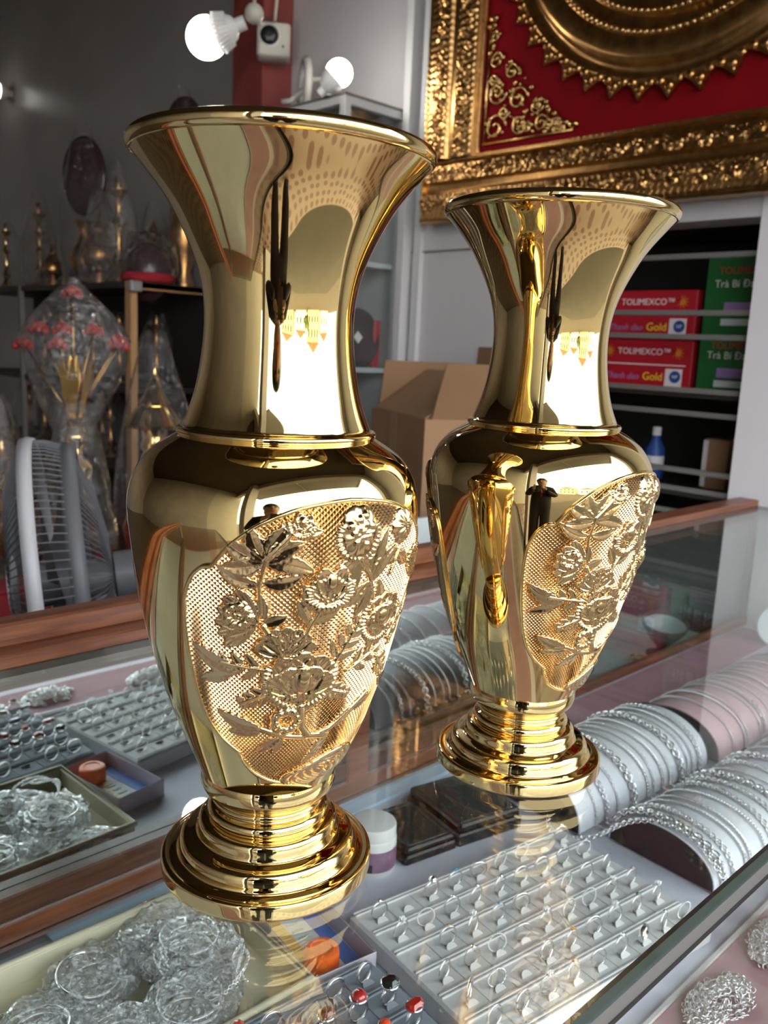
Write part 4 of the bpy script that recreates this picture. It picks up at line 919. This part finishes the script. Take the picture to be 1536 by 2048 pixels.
for R_, n_, r_ in ((.446, 150, .0085), (.396, 130, .0075)):
    mb = MB()
    for k in range(n_): a = 2*PI*k/n_; mb.ball((R_*math.cos(a), R_*math.sin(a), .024), r_, 6, 4, (1, 1, .8))
    o_ = mb.build('rope_ring', 'brass', pf, True); o_['kind'] = 'stuff'; o_.matrix_local = Matrix.Translation(dcp) @ RXn
mb = MB()                                                            # engraved blossoms on the tray floor
for k in range(26):
    a = 2*PI*k/26; c_ = Vector((.265*math.cos(a), .265*math.sin(a), .010))
    mb.torus(c_, .020, .004, None, 12, 5); mb.ball(c_, .009, 7, 5, (1, 1, .6))
o_ = mb.build('chased_pattern', 'brass', pf, True); o_['kind'] = 'stuff'; o_.matrix_local = Matrix.Translation(dcp) @ RXn
def filigree(cy_, cz_, sy, sz):
    mb = MB(); rg = random.Random(4)
    def pt(a, b): return pl2(cy_+sy*a, cz_+sz*b, .016)
    for a0, b0, r_, dr in ((.05, .05, .040, 1), (.14, .05, .032, -1), (.05, .15, .036, -1), (.13, .12, .036, 1), (.22, .04, .026, 1), (.04, .24, .026, 1), (.20, .09, .022, -1), (.10, .20, .024, 1), (.27, .035, .016, -1), (.03, .31, .016, 1), (.17, .035, .018, 1), (.035, .19, .018, -1), (.08, .09, .020, -1)):
        ps_ = [pt(a0+r_*(1-k/26*.85)*math.cos(dr*k*.36), b0+r_*(1-k/26*.85)*math.sin(dr*k*.36)) for k in range(26)]; mb.tube(ps_, .0052, 6)
    mb.tube([pt(.008, .005), pt(.008, .34)], .004, 6); mb.tube([pt(.005, .008), pt(.33, .008)], .004, 6)
    for k in range(110):
        a = rg.uniform(.01, .30); b = rg.uniform(.01, .32*(1-a/.32)+.01); mb.ball(pt(a, b), rg.uniform(.004, .009), 7, 5)
    for a, b in ((.30, .030), (.33, .022), (.02, .36), (.015, .34)): mb.ball(pt(a, b), .012, 8, 6, (1, 1.6, .8))
    o_ = mb.build('corner_filigree', 'brass', pf, True)
filigree(PY0-FW-.012, PZ0+FW+.012, -1, 1); filigree(PY1+FW+.012, PZ0+FW+.012, 1, 1)
# ================================================================ ALCOVE RACK WITH TEA CARTONS
rk = thing('metal_rack', 'grey metal rack with horizontal rails in the dark alcove under the picture', 'rack', (2.42, 1.31, -.45))
for z in (.615, .470, .408, .268, .207, .054, .003, -.06): MB().box((-.20, 0, z+.45), (.012, .70, .014), bev=.002).build('rail', 'shelfgrey', rk)
for z in (.254, -.012, -.28): MB().box((.02, 0, z+.45), (.42, .70, .010)).build('shelf_board', 'shelfdark', rk)
for y in (-.34, .34): MB().box((.20, y, .55), (.02, .02, 1.1)).build('upright', 'shelfgrey', rk)
def face(x, y, z): return Matrix(((0, 0, -1, x), (-1, 0, 0, y), (0, 1, 0, z), (0, 0, 0, 1)))  # lettering that reads from -x
def tea(y0, z0, label, lower):
    Wd, Hh, Dp = .335, .138, .24; t = thing('tea_carton', label, 'carton', (2.34+Dp/2, y0+Wd/2, z0))
    MB().box((0, 0, Hh/2), (Dp, Wd, Hh), bev=.002).build('carton', 'redbox', t)
    MB().box((0, -Wd/2-.0006, Hh/2), (Dp-.004, .0008, Hh-.004)).build('side_print', 'redside', t)
    fx = -Dp/2-.0006
    text('lettering', 'TOLIMEXCO™', .0255, 'textw', face(fx, -.018, Hh*.76), t)
    text('lettering', 'Thanh dao', .026, 'textv', face(fx, .048, Hh*.24), t, shear=.25); text('lettering', 'Gold', .032, 'texty', face(fx, -.052, Hh*.25), t)
    MB().box((fx, -.117, Hh*.25), (.0008, .052, .050)).build('white_patch', 'textw', t)
    MB().lathe([(.0001, .0014), (.017, .0014), (.017, 0)], (fx, -.122, Hh*.27), 24, mat=RXn).build('round_emblem', 'navy', t)
    text('lettering', 'NP', .013, 'textw', face(fx-.0016, -.122, Hh*.27), t)
    for y in (-.125, .095):
        mb = MB()
        for k in range(12):
            a = 2*PI*k/10; mb.prism([(.007*math.cos(a-.3), .007*math.sin(a-.3)), (.020*math.cos(a), .020*math.sin(a)), (.007*math.cos(a+.3), .007*math.sin(a+.3))], -.0003, .0003, Matrix.Translation((fx, y, Hh*.76)) @ Matrix.Rotation(PI/2, 4, 'Z'))
        mb.lathe([(.0001, .0008), (.008, .0008), (.008, 0)], (fx, y, Hh*.76), 16, mat=RXn); mb.build('sun_emblem', 'sun', t)
    MB().box((fx, .0, Hh*.5), (.0006, Wd*.9, .003)).build('printed_line', 'textw', t)
tea(1.165, .2615, 'lower red tea carton reading Gold in yellow, in the alcove', True); tea(1.168, .402, 'upper red tea carton reading Gold in yellow, in the alcove', False)
def green(y0, z0, Hh, label):
    Wd, Dp = .165, .22; t = thing('tea_carton', label, 'carton', (2.345+Dp/2, y0+Wd/2, z0)); fx = -Dp/2-.0006
    MB().box((0, 0, Hh/2), (Dp, Wd, Hh), bev=.002).build('carton', 'greenbox', t)
    text('lettering', 'TOLIMEX', .026, 'textr', face(fx, -.005, Hh*.83), t); text('lettering', 'Trà Bí Đao', .028, 'textw', face(fx, -.005, Hh*.66), t)
    MB().box((fx, -.02, Hh*.36), (.0006, .09, .026)).build('printed_panel', 'textv', t); MB().box((fx, -.02, Hh*.17), (.0006, .10, .018)).build('printed_panel', 'teal', t)
green(.985, .2615, .155, 'lower green tea carton at the right of the alcove'); green(.985, .4185, .205, 'upper green tea carton at the right of the alcove, reading Tra Bi Dao')
bo = thing('bottle', 'blue and white bottle on the low alcove shelf', 'bottle', (2.40, 1.28, -.0055))
MB().lathe([(.0001, 0), (.026, 0), (.028, .004), (.028, .09), (.012, .12), (.012, .135)], seg=24).build('body', 'navy', bo, True, 40); MB().lathe([(.013, .13), (.013, .155), (.0001, .157)], seg=20).build('cap', 'white', bo, True, 40); MB().lathe([(.0285, .03), (.0285, .07)], seg=24).build('label', 'textw', bo, True)
pk = thing('carton', 'small brown carton with a white strip at the right of the low alcove shelf', 'carton', (2.40, 1.075, -.0055)); MB().box((0, 0, .07), (.08, .07, .14), bev=.002).build('carton', 'card', pk); MB().box((-.0405, .03, .07), (.001, .014, .13)).build('strip', 'textw', pk)
# ================================================================ CARDBOARD BOXES BY THE WALL
def carton(c, w_, d_, h_, rz, label, flaps):
    t = thing('cardboard_box', label, 'box', c, rz); th = .006
    MB().box((0, 0, th/2), (w_, d_, th)).build('bottom', 'card', t)
    for s in (-1, 1):
        MB().box((s*(w_/2-th/2), 0, h_/2), (th, d_, h_)).build('side', 'card', t); MB().box((0, s*(d_/2-th/2), h_/2), (w_-2*th, th, h_)).build('side', 'card', t)
    for hinge, axis, ang, ln, wd in flaps:
        m = MB(); m.box((0, 0, 0), (ln, wd, th*.7)) if axis == 'y' else m.box((0, 0, 0), (wd, ln, th*.7))
        sg = 1 if (hinge[0] if axis == 'y' else hinge[1]) > 0 else -1
        f = m.build('flap', 'card_in', t)
        off = Matrix.Translation((sg*ln/2, 0, 0)) if axis == 'y' else Matrix.Translation((0, sg*ln/2, 0))
        rot = Matrix.Rotation(-sg*math.radians(ang), 4, 'Y') if axis == 'y' else Matrix.Rotation(sg*math.radians(ang), 4, 'X')
        f.matrix_local = Matrix.Translation((hinge[0], hinge[1], h_)) @ rot @ off
    MB().box((-w_/2-.0006, .02, h_*.78), (.001, .05, h_*.44)).build('tape', 'tape', t)
    return t
carton((1.945, 1.69, FZ), .38, .46, .58, math.radians(-24), 'closed cardboard box under the open one by the white wall', [])
carton((1.945, 1.70, FZ+.585), .34, .42, .475, math.radians(-24), 'open cardboard box with its flaps raised between the two vases', [((.165, 0), 'y', 86, .20, .40), ((-.165, 0), 'y', 142, .20, .40), ((0, .205), 'x', 104, .15, .30), ((0, -.205), 'x', 62, .17, .30)])
# ================================================================ GLASS CABINET, BULBS, COIL, CAMERA BY THE PILLAR
gcb = thing('glass_cabinet', 'white framed glass cabinet against the wall behind the front vase', 'cabinet', (2.05, 2.44, FZ))
X0, X1, Y0, Y1, ZT = -.13, .13, -.25, .21, 2.01
for x in (X0, X1):
    for y in (Y0, Y1): MB().box((x, y, ZT/2), (.028, .028, ZT), bev=.003).build('post', 'alu_white', gcb)
for z in (.06, ZT-.012):
    for x in (X0, X1): MB().box((x, (Y0+Y1)/2, z), (.026, Y1-Y0, .026), bev=.003).build('rail', 'alu_white', gcb)
    for y in (Y0, Y1): MB().box(((X0+X1)/2, y, z), (X1-X0, .026, .026), bev=.003).build('rail', 'alu_white', gcb)
for z in (.3, .62, .90, 1.165, 1.515): MB().box(((X0+X1)/2, (Y0+Y1)/2, z), (X1-X0-.02, Y1-Y0-.02, .016)).build('shelf', 'alu_white', gcb)
MB().box(((X0+X1)/2, (Y0+Y1)/2, ZT+.004), (X1-X0+.03, Y1-Y0+.03, .008)).build('top', 'shelfgrey', gcb); MB().box((X1+.008, (Y0+Y1)/2, ZT/2), (.006, Y1-Y0, ZT)).build('back', 'wallw', gcb)
MB().box(((X0+X1)/2, Y0+.004, ZT/2), (X1-X0-.02, .004, ZT-.05)).build('side_glass', 'clear', gcb); MB().box((X0+.004, (Y0+Y1)/2, ZT/2), (.004, Y1-Y0-.02, ZT-.05)).build('front_glass', 'clear', gcb)
rp = thing('round_plate', 'dark round plate standing on a shelf of the glass cabinet', 'plate', (2.06, 2.245, FZ+1.174))
MB().lathe([(.0001, .004), (.06, .002), (.085, .010), (.095, .012), (.098, .008), (.06, -.002), (.0001, -.002)], (0, 0, .10), 40, mat=Matrix.Rotation(math.radians(84), 4, 'X')).build('plate', 'dome', rp, True, 50); MB().box((0, .005, .01), (.08, .05, .02), bev=.003).build('stand', 'black', rp)
MB().lathe([(.0001, .007), (.02, .006), (.021, .003)], (0, 0, .10), 4, mat=Matrix.Rotation(math.radians(84), 4, 'X')).build('centre_mark', 'textw', rp)
tag(MB().box((2.147, 2.25, FZ+1.256), (.03, .03, .16), bev=.004).build('carton', 'redbox'), 'small red carton beside the dark round plate in the cabinet', 'carton')
for y, z_, lb in ((2.30, 1.52, 'brass pot on the upper shelf of the glass cabinet'),):
    t = thing('brass_pot', lb, 'pot', (2.03, y, FZ+z_+.0035)); MB().lathe([(.0001, 0), (.04, 0), (.055, .05), (.06, .09), (.04, .13), (.045, .15)], seg=28).build('body', 'brass_dark', t, True, 50); MB().lathe([(.046, .15), (.03, .19), (.01, .21), (.012, .23), (.0001, .24)], seg=24).build('lid', 'brass', t, True, 50)
tag(MB().torus((2.02, 2.52, 1.218), .080, .014, Matrix.Rotation(math.radians(60), 3, 'Z') @ Matrix.Rotation(PI/2, 3, 'X'), 32, 10).build('coil', 'hose', None, True), 'grey beige coil of tape standing on the glass cabinet', 'coil')
tag(MB().tube([(1.965, 2.575, 1.16), (1.985, 2.55, 1.165), (2.01, 2.52, 1.195), (2.03, 2.49, 1.235), (2.05, 2.47, 1.235), (2.065, 2.45, 1.20), (2.08, 2.43, 1.145)], .010, 8).build('hose', 'hose', None, True), 'short grey hose curling through the coil on the cabinet', 'hose')
def lamp_bulb(c, r, axis, label, ribs=True, glow='bulb'):
    z = Vector(axis).normalized(); rot = z.to_track_quat('Z', 'Y').to_matrix().to_4x4(); t = thing('light_bulb', label, 'light bulb', c)
    g = [(.0001, -r)]+[(r*math.sin(a), -r*math.cos(a)) for a in (math.radians(q) for q in range(12, 131, 10))]
    m = MB().lathe(g, seg=28, mat=rot).build('globe', glow, t, True)
    a = math.radians(125); m2 = MB().lathe([(r*math.sin(a)+.002, -r*math.cos(a)-.012), (r*.92, r*.62), (r*.80, r*1.0), (r*.55, r*1.45), (r*.34, r*1.6), (r*.34, r*2.05), (.0001, r*2.05)], seg=28, mat=rot).build('housing', 'white', t, True, 40)
    if ribs:
        rb_ = None
        for k in range(28):
            if rb_ is None: rb_ = MB().box((r*.84, 0, r*.92), (r*.10, r*.06, r*.62), 0, 0, math.radians(-18)).build('cooling_fin', 'white', t); rb_.matrix_local = rot
            else: o_ = inst(rb_, (0, 0, 0), parent=t); o_.matrix_local = rot @ Matrix.Rotation(2*PI*k/28, 4, 'Z')
    return t
lamp_bulb((1.396, 2.164, 1.135), .054, (.105, -.115, .062), 'large lit bulb with white ribbed housing left of the red pillar')
lamp_bulb((1.908, 2.212, 1.176), .042, (-.045, .06, -.075), 'smaller lit bulb above the glass cabinet', False)
lamp_bulb((2.10, 5.46, 1.70), .05, (.1, 0, 0), 'lit bulb at the far left edge of the picture', False, 'bulb_dim')
sk = thing('lamp_socket', 'pale lamp socket hanging on a white flex beside the red pillar', 'socket', (1.485, 2.075, 1.200)); MB().ball((0, 0, 0), .026, 16, 10).build('body', 'camw', sk, True); MB().tube([(0, 0, .02), (.002, .0, .3), (.0, .004, .9), (0, 0, 1.40)], .005, 6).build('wire', 'camw', sk, True)
sc_ = thing('security_camera', 'ivory cube camera with a black lens on the pillar side', 'camera', (2.068, 2.765, 1.355), math.radians(-38))
MB().box((0, 0, .058), (.118, .09, .118), bev=.010).build('body', 'camw', sc_, True, 40)
MB().lathe([(.0001, .010), (.018, .012), (.030, .006), (.034, -.006)], (-.016, -.047, .070), 28, mat=Matrix.Rotation(PI/2, 4, 'X')).build('lens', 'black', sc_, True, 60); MB().lathe([(.036, .002), (.040, .0), (.040, -.006)], (-.016, -.047, .070), 28, mat=Matrix.Rotation(PI/2, 4, 'X')).build('lens_ring', 'white', sc_, True)
MB().ball((.034, -.045, .035), .004, 8, 5).build('indicator', 'black', sc_, True); MB().tube([(0, .02, .115), (.01, .02, .25), (.012, .03, .70)], .006, 6).build('cable', 'camw', sc_, True)
# ================================================================ SHELF UNIT WITH WRAPPED BRASSWARE, FAR LEFT
su = thing('shelf_unit', 'dark shelf unit with a tan wooden corner post against the far wall', 'shelf', (1.99, 4.26, FZ))
SXa, SYa, SYb, STZ = -.19, -.93, .94, 1.462
for z in (.25, .68, 1.02): MB().box((0, 0, z), (.38, 1.86, .022)).build('shelf_board', 'shelfdark', su)
MB().box((0, 0, STZ-.012), (.39, 1.88, .024)).build('top_board', 'shelfdark', su); MB().box((0, -.925, STZ-.016), (.40, .03, .03), bev=.003).build('edge_strip', 'wood_tan', su)
MB().box((SXa, SYa, STZ/2), (.030, .045, STZ)).build('corner_post', 'wood_tan', su); MB().box((.19, SYa, STZ/2), (.03, .03, STZ)).build('post', 'shelfgrey', su); MB().box((SXa, -.965, STZ-.02), (.05, .03, .045), bev=.004).build('bracket', 'alu', su)
for y in (.17, -.35, .90): MB().box((SXa, y, STZ/2), (.022 if y != -.35 else .010, .022 if y != -.35 else .010, STZ)).build('post', 'shelfgrey', su)
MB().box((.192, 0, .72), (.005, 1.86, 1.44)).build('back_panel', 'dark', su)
def wrapped(name, label, cat, loc, prof, bagr, bagh, mat='brass', film='film3', seed=0, extra=None, group=None, waist=.55):
    t = thing(name, label, cat, loc, random.uniform(0, 6), group)
    MB().lathe(prof, seg=24).build('body', mat, t, True, 45)
    if extra: extra(t)
    rg = np.random.RandomState(seed+3); n, k = 26, 16; vs = []; fs = []; ph_ = rg.uniform(0, 6, 5)
    for j in range(k+1):
        u = j/k; z = bagh*u; r_ = bagr*(1-(1-waist)*abs(math.sin(PI*u*.9))*0 - (u**3)*.72)*(1+.08*math.sin(7*u+ph_[0]))
        for i in range(n):
            a = 2*PI*i/n; vs.append(((r_*(1+.10*math.sin(3*a+5*u+ph_[1])+.07*math.sin(7*a-8*u+ph_[2])))*math.cos(a), (r_*(1+.10*math.sin(3*a+5*u+ph_[3])+.06*math.sin(8*a+6*u)))*math.sin(a), z+.012*math.sin(4*a+ph_[4])*u))
    for j in range(k):
        for i in range(n): l = (i+1) % n; fs.append((j*n+i, j*n+l, (j+1)*n+l, (j+1)*n+i))
    MB().add(vs, fs).build('plastic_wrap', film, t, True); return t
CANDLE = [(.0001, 0), (.055, 0), (.058, .012), (.03, .03), (.016, .06), (.028, .09), (.014, .12), (.012, .20), (.026, .23), (.012, .26), (.012, .32), (.036, .345), (.038, .355), (.010, .36), (.010, .40), (.0001, .41)]
BURNER = [(.0001, 0), (.06, 0), (.062, .02), (.04, .04), (.03, .06), (.07, .09), (.085, .13), (.07, .17), (.078, .18), (.05, .21), (.03, .24), (.035, .26), (.015, .29), (.006, .33), (.0001, .34)]
POT = [(.0001, 0), (.05, 0), (.05, .01), (.03, .03), (.055, .07), (.065, .11), (.05, .15), (.028, .18), (.026, .23), (.045, .26), (.0001, .262)]
def sc(p, k, kz=None): return [(r*k, z*(kz or k)) for r, z in p]
TZ = FZ+STZ+.003
def ov(t):
    m = MB().lathe([(.0001, .012), (.10, .008), (.112, .0), (.10, -.008), (.0001, -.012)], (0, 0, .50), 36, mat=Matrix.Diagonal((1, 1, 1, 1)) @ Matrix.Rotation(-PI/2, 4, 'Y') @ Matrix.Diagonal((1.6, 1, 1, 1)))
    o_ = m.build('oval_plaque', 'dome', t, True); t.rotation_euler = (0, 0, .6)
wrapped('oval_plaque_stand', 'tall dark oval plaque on a brass pot wrapped in plastic, on the shelf top', 'plaque', (1.96, 4.06, TZ), sc(POT, 1.15), .115, .72, 'brass_dark', extra=ov, seed=1)
wrapped('candlestick', 'bright gold candlestick at the far left of the shelf top', 'candlestick', (1.93, 4.93, TZ), sc(CANDLE, .85), .09, .36, 'gold', seed=2)
wrapped('candlestick', 'tall dull candlestick second from the left on the shelf top', 'candlestick', (1.97, 4.60, TZ), sc(CANDLE, 1.05), .085, .48, 'brass_dark', seed=3)
wrapped('candlestick', 'slim brass candlestick left of the oval plaque on the shelf top', 'candlestick', (1.90, 4.43, TZ), sc(CANDLE, .75), .066, .36, 'brass', seed=4)
wrapped('incense_burner', 'squat brass burner wrapped in plastic below the slim candlestick', 'burner', (1.90, 4.285, TZ), sc(BURNER, .62), .065, .24, 'brass_dark', seed=5)
wrapped('incense_burner', 'brass burner wrapped in shiny plastic right of the oval plaque', 'burner', (1.92, 3.83, TZ), sc(BURNER, .95), .09, .40, 'brass_dark', 'film2', seed=6)
wrapped('candlestick', 'candlestick in glossy plastic behind the purple dome', 'candlestick', (1.90, 3.62, TZ), sc(CANDLE, 1.1), .075, .50, 'brass', 'film2', seed=7)
wrapped('incense_burner', 'dark brass burner in plastic beside the dome on the shelf top', 'burner', (2.09, 3.66, TZ), sc(BURNER, .9), .08, .36, 'brass_dark', seed=8)
def ov2(t): MB().lathe([(.0001, .012), (.075, .008), (.083, 0), (.075, -.008), (.0001, -.012)], (0, 0, .68), 32, mat=Matrix.Rotation(-PI/2, 4, 'Y') @ Matrix.Diagonal((1.35, 1, 1, 1))).build('oval_plaque', 'dome', t, True); t.rotation_euler = (0, 0, .6)
wrapped('oval_plaque_stand', 'smaller dark oval plaque in plastic below the large lit bulb', 'plaque', (2.125, 3.46, TZ), sc(POT, 1.0, 2.1), .066, .82, 'brass_dark', extra=ov2, seed=9)
ds = thing('domed_cushion', 'purple dome under plastic on a red plush cushion at the shelf corner', 'ornament', (1.93, 3.425, TZ))
MB().lathe([(.0001, 0), (.10, 0), (.112, .012), (.112, .028), (.10, .04), (.0001, .042)], seg=36).build('cushion', 'redcush', ds, True); MB().ball((0, 0, .042), .098, 28, 16, (1, 1, 1.28)).build('dome', 'dome', ds, True)
b_ = bag_mesh(.108, .108, .15, 77, 0).build('plastic_wrap', 'film3', ds, True); b_.location = (0, 0, .09)
for k, (y, z) in enumerate(((4.75, .69), (4.50, .69), (4.25, .69), (4.0, .69), (3.75, .69), (3.5, .69), (4.6, 1.03), (4.3, 1.03), (3.95, 1.03), (3.7, 1.03), (3.5, 1.03))):
    if k == 0: sh0 = wrapped('candlestick', 'dark wrapped brassware standing on the shadowy lower shelves', 'candlestick', (1.96, y, FZ+z+.003), sc(CANDLE, .75), .08, .31, 'brass_dark', seed=20, group='brassware on the lower shelves')
    else: dup(sh0, (1.96+random.uniform(-.06, .06), y, FZ+z+.003), random.uniform(0, 6))
    lo = [o for o in COL.objects if o.get('group') == 'brassware on the lower shelves'][-1]; lo['label'] = 'dark wrapped brass candlestick, %s from the left on the %s shelf of the dark unit' % (ORD[k+1 if k < 6 else k-5], 'second' if z > .9 else 'third')
# ================================================================ GOODS ON THE TABLE BEHIND THE COUNTER, FAN
tb_ = thing('side_table', 'low table behind the counter carrying wrapped ornaments', 'table', (1.22, 2.34, FZ))
MB().box((0, 0, .435), (1.16, .74, .03), bev=.004).build('table_top', 'wood', tb_)
for x in (-.50, .50):
    for y in (-.32, .32): MB().box((x, y, .21), (.04, .04, .42)).build('leg', 'wood', tb_)
TT = FZ+.4515
dr_ = thing('drawer_box', 'blue grey ribbed plastic drawer box on the table left of the front vase', 'box', (1.103, 2.135, TT), math.radians(-40))
MB().box((0, 0, .088), (.155, .16, .176), bev=.004).build('case', 'bluebox', dr_)
for k in range(5): MB().box((0, -.082, .020+.034*k), (.147, .010, .028), bev=.003).build('drawer', 'bluebox', dr_)
rcx = thing('red_box', 'red cloth covered box behind the blue grey drawers', 'box', (1.165, 2.60, TT), 0); MB().box((0, 0, .11), (.19, .15, .22), bev=.006).build('box', 'redcloth', rcx); MB().box((0, 0, .225), (.195, .155, .012), bev=.004).build('lid', 'redcloth', rcx)
PED = [(.0001, 0), (.062, 0), (.064, .02), (.030, .04), (.025, .07), (.05, .095), (.052, .115), (.026, .14), (.020, .165), (.046, .195), (.046, .22), (.022, .245), (.018, .27), (.036, .292), (.036, .31), (.020, .33), (.030, .345), (.032, .36), (.0001, .362)]
def lotus(t):
    for k in range(9):
        a = 2*PI*k/9+(.2 if k % 2 else 0); tilt = .16 if k < 5 else .36
        m = MB(); n = 9; vs = []
        for i in range(n+1):
            u = i/n; w_ = .020*math.sin(PI*min(1, u*.95+.03))**.8; w_ *= .62; vs += [(-w_, .006*math.cos(PI*u), u*.17), (0, -.004, u*.17), (w_, .006*math.cos(PI*u), u*.17)]
        fs = []
        for i in range(n): fs += [(i*3, i*3+1, i*3+4, i*3+3), (i*3+1, i*3+2, i*3+5, i*3+4)]
        o_ = m.add(vs, fs).build('lotus_petal', 'lotus', t, True); o_.matrix_local = Matrix.Translation((.012*math.cos(a), .012*math.sin(a), .36)) @ Matrix.Rotation(a-PI/2, 4, 'Z') @ Matrix.Rotation(-tilt, 4, 'X')
    rg = random.Random(8)
    for k, (x, y, z) in enumerate(((0, 0, .70), (-.115, .0, .60), (-.14, .03, .555), (-.10, -.05, .56), (.10, .03, .60), (.135, -.02, .575), (.10, -.06, .565), (.05, .09, .60))):
        x, y = (x*.75-y*.66)*.8, (x*-.66+y*.75)*.8
        fl_ = MB().tube([(0, 0, .35), (x*.35, y*.35, z-.14), (x, y, z)], .003, 5).build('stem', 'brass', t, True)
        m = MB()
        for q in range(11): a = 2.4*q; r_ = .007*math.sqrt(q); m.ball((x+r_*math.cos(a), y+r_*math.sin(a), z+.010-.0035*q*.5), .0105, 7, 5)
        m.build('flower', 'petal_dull', fl_, True)
wrapped('lotus_lamp', 'gold lotus pedestal with red flowers wrapped in a large clear bag', 'ornament', (1.10, 2.36, TT+.20), sc(PED, 1.0), .10, .40, 'gold', 'film2', 31, lotus)
st_ = thing('stool', 'small dark stool under the gold lotus pedestal', 'stool', (1.10, 2.36, TT)); MB().box((0, 0, .19), (.17, .17, .018), bev=.003).build('seat', 'wood_dark', st_)
for x in (-.065, .065):
    for y in (-.065, .065): MB().box((x, y, .09), (.022, .022, .18)).build('leg', 'wood_dark', st_)
lw_ = [o for o in COL.objects if o.get('label', '').startswith('gold lotus')][0]
lw_.rotation_euler = (0, 0, 0)
up_ = MB(); n, k = 30, 16; vs = []; fs = []                          # ballooning upper bag over the flowers
for j in range(k+1):
    u = j/k; r_ = (.050+.092*math.sin(PI*min(1, u*.80))**1.3) if u < .62 else .142*(1-((u-.62)/.38)**1.25)+.006
    for i in range(n):
        a = 2*PI*i/n; vs.append((r_*(1+.07*math.sin(3*a+5*u)+.05*math.sin(8*a-7*u))*math.cos(a), r_*(1+.07*math.sin(4*a-3*u)+.05*math.sin(7*a+6*u))*math.sin(a), .30+.44*u))
for j in range(k):
    for i in range(n): l = (i+1) % n; fs.append((j*n+i, j*n+l, (j+1)*n+l, (j+1)*n+i))
up_.add(vs, fs).build('upper_wrap', 'film2', lw_, True)
PAG = [(.0001, 0), (.07, 0), (.075, .03), (.05, .06), (.09, .13), (.10, .20), (.08, .26), (.045, .30)]+[(.036+.008*(k % 2), .32+.02*k) for k in range(9)]+[(.040, .51), (.085, .515), (.088, .525), (.065, .56), (.045, .585), (.050, .59), (.040, .605), (.022, .635), (.026, .64), (.018, .655), (.008, .67), (.010, .675), (.003, .705), (.0001, .71)]
wrapped('pagoda_burner', 'gold tiered pagoda burner wrapped in plastic beside the front vase', 'burner', (1.385, 2.42, TT+.0), sc(PAG, 1.0), .125, .80, 'gold', 'film3', 33)
wrapped('incense_burner', 'pale gold burner in plastic left of the fan', 'burner', (.84, 2.42, TT), sc(BURNER, 1.3, 1.75), .12, .72, 'brass', 'film2', 35)
wrapped('candlestick', 'gold candlestick peeping above the fan cage', 'candlestick', (.985, 2.60, TT), sc(CANDLE, 1.2), .075, .60, 'gold', 'film2', 36)
fr_ = thing('red_box', 'dark red cloth box seen through the fan cage', 'box', (.86, 2.20, TT), .1); MB().box((0, 0, .07), (.30, .10, .14), bev=.006).build('box', 'redcloth', fr_); MB().box((0, 0, .146), (.305, .105, .012), bev=.004).build('lid', 'redcloth', fr_)
# pedestal fan, cage edge-on to the camera
fa = thing('pedestal_fan', 'grey pedestal fan with a white front rim behind the left of the counter', 'fan', (.678, 1.486, FZ))
FR = .262; fcz = -.105-FZ
axv = Vector((-.90, .43, -.10)).normalized(); frot = axv.to_track_quat('Z', 'Y').to_matrix().to_4x4(); FM = Matrix.Translation((0, 0, fcz)) @ frot
fp = MB().lathe([(FR-.004, .032), (FR+.003, .030), (FR+.006, .042), (FR+.003, .054), (FR-.004, .052), (FR-.004, .032)], seg=72).build('front_rim', 'fanw', fa, True); fp.matrix_local = FM
o_ = MB().lathe([(FR*.93-.010, -.036), (FR*.95, -.038), (FR*.965, -.024), (FR*.95, -.010), (FR*.93-.010, -.012), (FR*.93-.010, -.036)], seg=72).build('rear_rim', 'fand', fa, True); o_.matrix_local = FM
mb = MB()
for k in range(110):
    a = 2*PI*k/110; c_, s_ = math.cos(a), math.sin(a); mb.tube([(FR*c_, FR*s_, .04), (FR*.985*c_, FR*.985*s_, .01), (FR*.94*c_, FR*.94*s_, -.024), (.62*FR*c_, .62*FR*s_, -.060), (.08*c_, .08*s_, -.075)], .0013, 4, cap=False)
    mb.tube([(FR*c_, FR*s_, .055), (.72*FR*c_, .72*FR*s_, .085), (.06*c_, .06*s_, .095)], .0013, 4, cap=False)
o_ = mb.build('wire_cage', 'fand', fa); o_.matrix_local = FM
mb = MB().lathe([(.0001, .104), (.055, .101), (.06, .092), (.0001, .090)], seg=32); o_ = mb.build('front_badge', 'fanw', fa, True, 40); o_.matrix_local = FM
for k in range(3):
    m = MB(); vs = []
    for i in range(9):
        u = i/8
        for j in range(7): v = j/6-.5; r_ = .04+.19*u; a = v*1.35*(.55+.45*u)+.25*u; vs.append((r_*math.cos(a), r_*math.sin(a), .005+.06*v*(1-.3*u)))
    fs = [(i*7+j, i*7+j+1, i*7+j+8, i*7+j+7) for i in range(8) for j in range(6)]
    o_ = m.add(vs, fs).build('blade', 'fand', fa, True); o_.matrix_local = FM @ Matrix.Rotation(2*PI*k/3, 4, 'Z')
o_ = MB().lathe([(.0001, .05), (.04, .048), (.030, -.075), (.045, -.08), (.046, -.12), (.03, -.135), (.0001, -.138)], seg=28).build('motor', 'fand', fa, True, 40); o_.matrix_local = FM
MB().tube([(.1, -.03, .03), (.1, -.03, fcz-.02), (.10, -.033, fcz)], .017, 12).build('pole', 'fand', fa, True); MB().lathe([(.0001, .035), (.05, .034), (.18, .02), (.19, 0), (.0001, 0)], (.1, -.03, 0), 36).build('base', 'fand', fa, True, 40)
